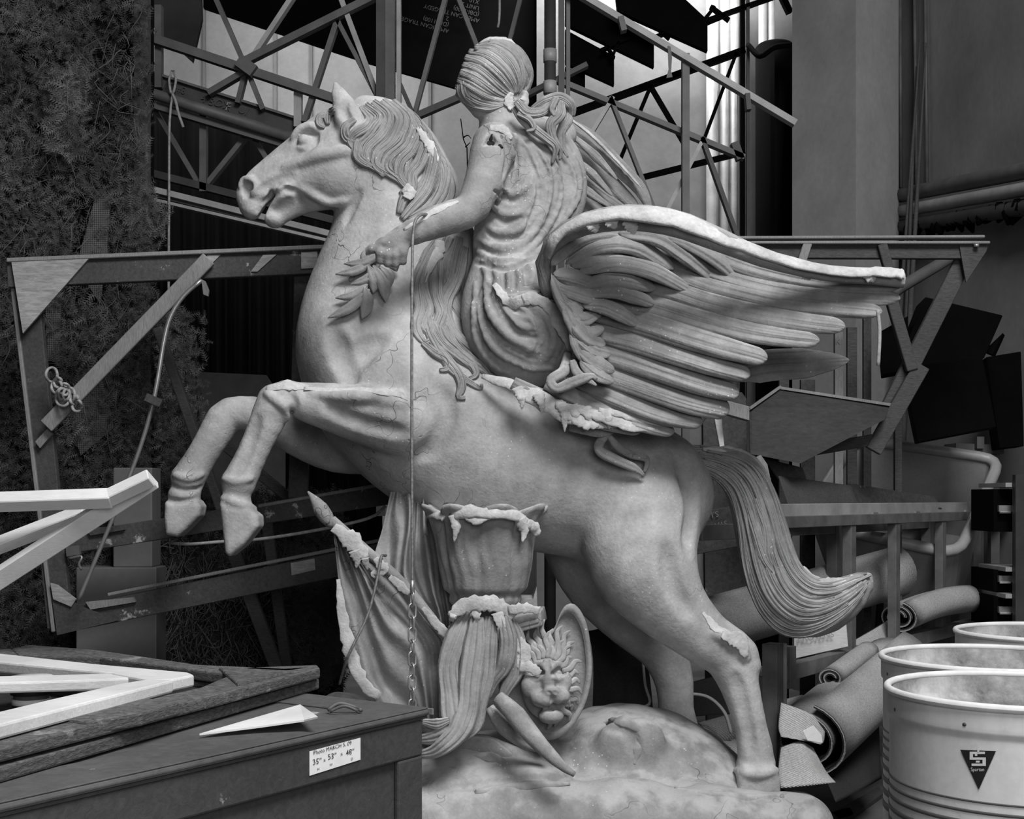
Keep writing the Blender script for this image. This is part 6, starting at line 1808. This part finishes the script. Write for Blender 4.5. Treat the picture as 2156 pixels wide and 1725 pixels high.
def carpet(name, a, b, r, label, mat='carpet', turns=2.2, tail=.0, flat=.8, tdir=1, sag=.0, pile=True, cat='carpet', th=.014):
    """carpet rolled about the line a-b, spiral end visible, with an optional loose flap"""
    t = thing(name, label, cat, (a + b) / 2 - [0, 0, r], 'carpet pieces heaped behind the statue')
    T = (b - a) / np.linalg.norm(b - a)
    U = np.cross(T, [0, 0, 1.0]); U /= np.linalg.norm(U); W = np.cross(U, T)
    n = int(26 * turns); prof = []
    for i in range(n + 1):
        ang = 2 * math.pi * turns * i / n
        rr = r * (.35 + .65 * i / n)
        prof.append((rr * math.cos(ang) * tdir, rr * math.sin(ang) * flat))
    if tail:
        x, y = prof[-1]
        dx = prof[-1][0] - prof[-2][0]; dy = prof[-1][1] - prof[-2][1]
        for k in range(1, 6):
            prof.append((x + tail * k / 5 * tdir, y - r * flat * .9 * (k / 5) ** 2 if y > 0 else y))
    prof = np.array(prof)
    nr = np.gradient(prof, axis=0); nr = np.stack([nr[:, 1], -nr[:, 0]], 1); nr /= np.linalg.norm(nr, axis=1)[:, None] + 1e-9
    S = 9
    for nm, o0, o1, m in (('carpet_sheet', 0, th * .55 * tdir, mat), ('carpet_pile', -th * .45 * tdir, 0, 'carpet_dark')):
        V = []; m2 = len(prof)
        for s in range(S):
            c = a + (b - a) * s / (S - 1) + np.array([0, 0, -sag * math.sin(math.pi * s / (S - 1))])
            for o_ in (o0, o1):
                for (x, y), nv in zip(prof, nr):
                    V.append(c + U * (x + nv[0] * o_) + W * (y + nv[1] * o_))
        F = []
        for s in range(S - 1):
            for k in (0, 1):
                for i in range(m2 - 1):
                    p = s * 2 * m2 + k * m2 + i
                    F.append([p, p + 1, p + 2 * m2 + 1, p + 2 * m2] if k == 0 else [p, p + 2 * m2, p + 2 * m2 + 1, p + 1])
            for i in (0, m2 - 1):
                p = s * 2 * m2 + i; F.append([p, p + m2, p + 3 * m2, p + 2 * m2])
        for s in (0, S - 1):
            for i in range(m2 - 1):
                p = s * 2 * m2 + i; F.append([p, p + 1, p + m2 + 1, p + m2])
        mesh(nm, V, F, M[m], t)
    return t


carpet('carpet_roll', P(1440, 1330, 5.6), P(1880, 1205, 6.3), .15, 'long grey felt roll lying behind the hind legs', flat=.9)
carpet('carpet_roll', P(1890, 1300, 6.0), P(2030, 1262, 6.4), .10, 'short folded grey felt roll inside the steel frame', flat=.7, sag=-.02)
carpet('carpet_roll', P(1690, 1560, 4.75), P(1880, 1395, 5.6), .17, 'big grey felt roll opening towards the drums', tail=.0, flat=.85)
carpet('carpet_roll', P(1750, 1428, 5.05), P(1830, 1370, 5.4), .045, 'small tight carpet roll lying on the big roll', turns=1.6, flat=.8)
carpet('carpet_roll', P(1480, 1560, 5.2), P(1700, 1500, 5.3), .10, 'woven-backed carpet roll between the hind legs', mat='carpet_back', turns=1.8)
carpet('carpet_roll', P(1520, 1600, 5.0), P(1640, 1570, 5.15), .075, 'small woven-backed roll beside the hind hoof', mat='carpet_back', turns=1.4)


def flap(name, rows, label, mat='carpet_back', cat='carpet', dens=16, th=.012):
    """loose carpet sheet: rows of traced points (px, py, Y) joined to a curved surface with thickness"""
    R_ = [catmull(r, dens) for r in rows]
    G = np.array([catmull([r[i] for r in R_], dens) for i in range(dens)])
    W = np.array([[P(*q) for q in row] for row in G])
    t = thing(name, label, cat, W.reshape(-1, 3).min(0) * [0, 0, 1] + W.reshape(-1, 3).mean(0) * [1, 1, 0], 'carpet pieces heaped behind the statue')
    for nm, dy, m in (('carpet_sheet', 0, mat), ('carpet_pile', th, 'carpet_dark')):
        V = np.vstack([W.reshape(-1, 3) + [0, dy, 0], W.reshape(-1, 3) + [0, dy + th, 0]])
        F = []; N = dens * dens
        for i in range(dens - 1):
            for j in range(dens - 1):
                a = i * dens + j
                F.append([a, a + dens, a + dens + 1, a + 1]); F.append([N + a, N + a + 1, N + a + dens + 1, N + a + dens])
        rim = list(range(dens)) + [i * dens + dens - 1 for i in range(1, dens)] + [(dens - 1) * dens + j for j in range(dens - 2, -1, -1)] + [i * dens for i in range(dens - 2, 0, -1)]
        for a, b in zip(rim, rim[1:] + rim[:1]): F.append([a, b, b + N, a + N])
        mesh(nm, V, F, M[m], t)
    return t


flap('carpet_flap', [[(1645, 1480, 4.72), (1700, 1500, 4.70), (1738, 1525, 4.72)], [(1640, 1530, 4.66), (1690, 1545, 4.64), (1735, 1560, 4.66)], [(1645, 1552, 4.6), (1690, 1560, 4.58), (1728, 1568, 4.62)]], 'woven-backed carpet flap folded over the steel leg')
flap('carpet_flap', [[(1645, 1575, 4.6), (1685, 1562, 4.6), (1712, 1575, 4.62)], [(1640, 1620, 4.5), (1700, 1610, 4.5), (1740, 1625, 4.55)], [(1645, 1660, 4.42), (1700, 1655, 4.42), (1760, 1648, 4.45)]], 'light woven carpet corner lying beside the rocky base')
flap('carpet_flap', [[(1730, 1590, 4.85), (1800, 1520, 5.2), (1850, 1470, 5.5)], [(1740, 1640, 4.7), (1810, 1600, 5.0), (1852, 1560, 5.3)], [(1760, 1690, 4.6), (1820, 1660, 4.8), (1856, 1640, 5.1)]], 'dark carpet sheet hanging under the big roll', mat='carpet_dark')
flap('carpet_flap', [[(1450, 1440, 5.4), (1540, 1420, 5.6), (1640, 1430, 5.6)], [(1460, 1480, 5.3), (1550, 1470, 5.4), (1650, 1480, 5.4)], [(1450, 1510, 5.25), (1550, 1505, 5.3), (1650, 1520, 5.3)]], 'dark carpet sheet crumpled behind the near hind leg', mat='carpet_dark')
flap('carpet_flap', [[(1240, 1330, 5.3), (1300, 1320, 5.4), (1350, 1340, 5.4)], [(1250, 1420, 5.25), (1310, 1420, 5.3), (1370, 1440, 5.3)], [(1240, 1690, 5.2), (1310, 1690, 5.25), (1390, 1690, 5.25)]], 'dark carpet sheet hanging between the hind legs', mat='carpet_dark')
flap('carpet_flap', [[(1780, 1360, 5.7), (1850, 1320, 5.9), (1880, 1300, 6.1)], [(1800, 1400, 5.6), (1860, 1360, 5.8), (1900, 1340, 6.0)], [(1850, 1420, 5.6), (1900, 1390, 5.8), (1990, 1370, 6.0)]], 'pale felt sheet lying under the steel frame', mat='carpet')
# white cable among the carpets
MB().tube([P(1352, 1370, 5.15), P(1358, 1440, 5.12), P(1368, 1480, 5.1), P(1345, 1492, 5.08)], .006, 18, 6).build('white_cable', M['wood_pale'], None, True, label='white cable hanging left of the far hind leg', cat='cable')
MB().tube([P(1440, 1460, 5.1), P(1490, 1468, 5.05), P(1525, 1500, 5.0), P(1540, 1545, 5.0)], .007, 18, 6).build('white_cable', M['wood_pale'], None, True, label='white cable arching between the hind legs', cat='cable')
# torn white paper on the carpets
ppoly('torn_paper', [(1690, 1540), (1712, 1528), (1730, 1548), (1732, 1565), (1700, 1560)], 4.57, (0, .002, .0), 'paper', 'torn white paper on the woven carpet', 'paper')
# tool cases at the far right
sc_ = thing('shelf_rack', 'dark metal rack holding tool cases at the right edge', 'shelf', P(2130, 1050, 6.2) * [1, 1, 0])
for y in (1022, 1195, 1250):
    a, b = P(2088, y, 6.2), P(2260, y, 6.2); MB().beam(a, b, .02, .35).build('shelf_board', M['steel_light'], sc_)
for px in (2146, 2255):
    a = P(px, 1000, 6.0); MB().beam(a, a * [1, 1, 0], .05, .04).build('rack_post', M['steel_dark'], sc_)
for y0, y1, lb in ((1030, 1120, 'black tool case with a chrome latch on the top shelf of the rack'), (1200, 1246, 'low black tool case on the middle shelf of the rack'), (1256, 1320, 'black tool case with a bright latch on the lowest shelf of the rack')):
    q0 = P(2092, y0, 6.12); q1 = P(2140, y1, 6.12)
    tcs = thing('tool_case', lb, 'case', (q0[0], 6.12, q1[2]), 'tool cases on the rack')
    MB().prism([P(2092, y0, 6.12), P(2240, y0, 6.12), P(2240, y1, 6.12), P(2092, y1, 6.12)][::-1], (0, .3, 0)).build('case_body', M['black'], tcs)
    MB().beam(P(2102, (y0 + y1) / 2 - 4, 6.1), P(2130, (y0 + y1) / 2 - 4, 6.1), .03, .02).tube([P(2105, (y0 + y1) / 2 + 4, 6.08), P(2128, (y0 + y1) / 2 + 4, 6.08)], .006, 2, 6).build('latch', M['galv'], tcs)

# offcuts on the floor by the drums
for pts, lb in (([(1752, 1712), (1850, 1655), (1862, 1668), (1775, 1730)], 'dark offcut lying on the floor beside the drums'), ([(1700, 1722), (1790, 1700), (1800, 1716), (1712, 1740)], 'flat scrap of board lying on the floor at the edge of the rocky base')):
    V = [on_z(a, b, .02) for a, b in pts]
    bevel(MB().prism(V[::-1], (0, 0, -.02)).build('floor_offcut', M['wood_stain'], None, False, label=lb, cat='offcut'), .002, 1)
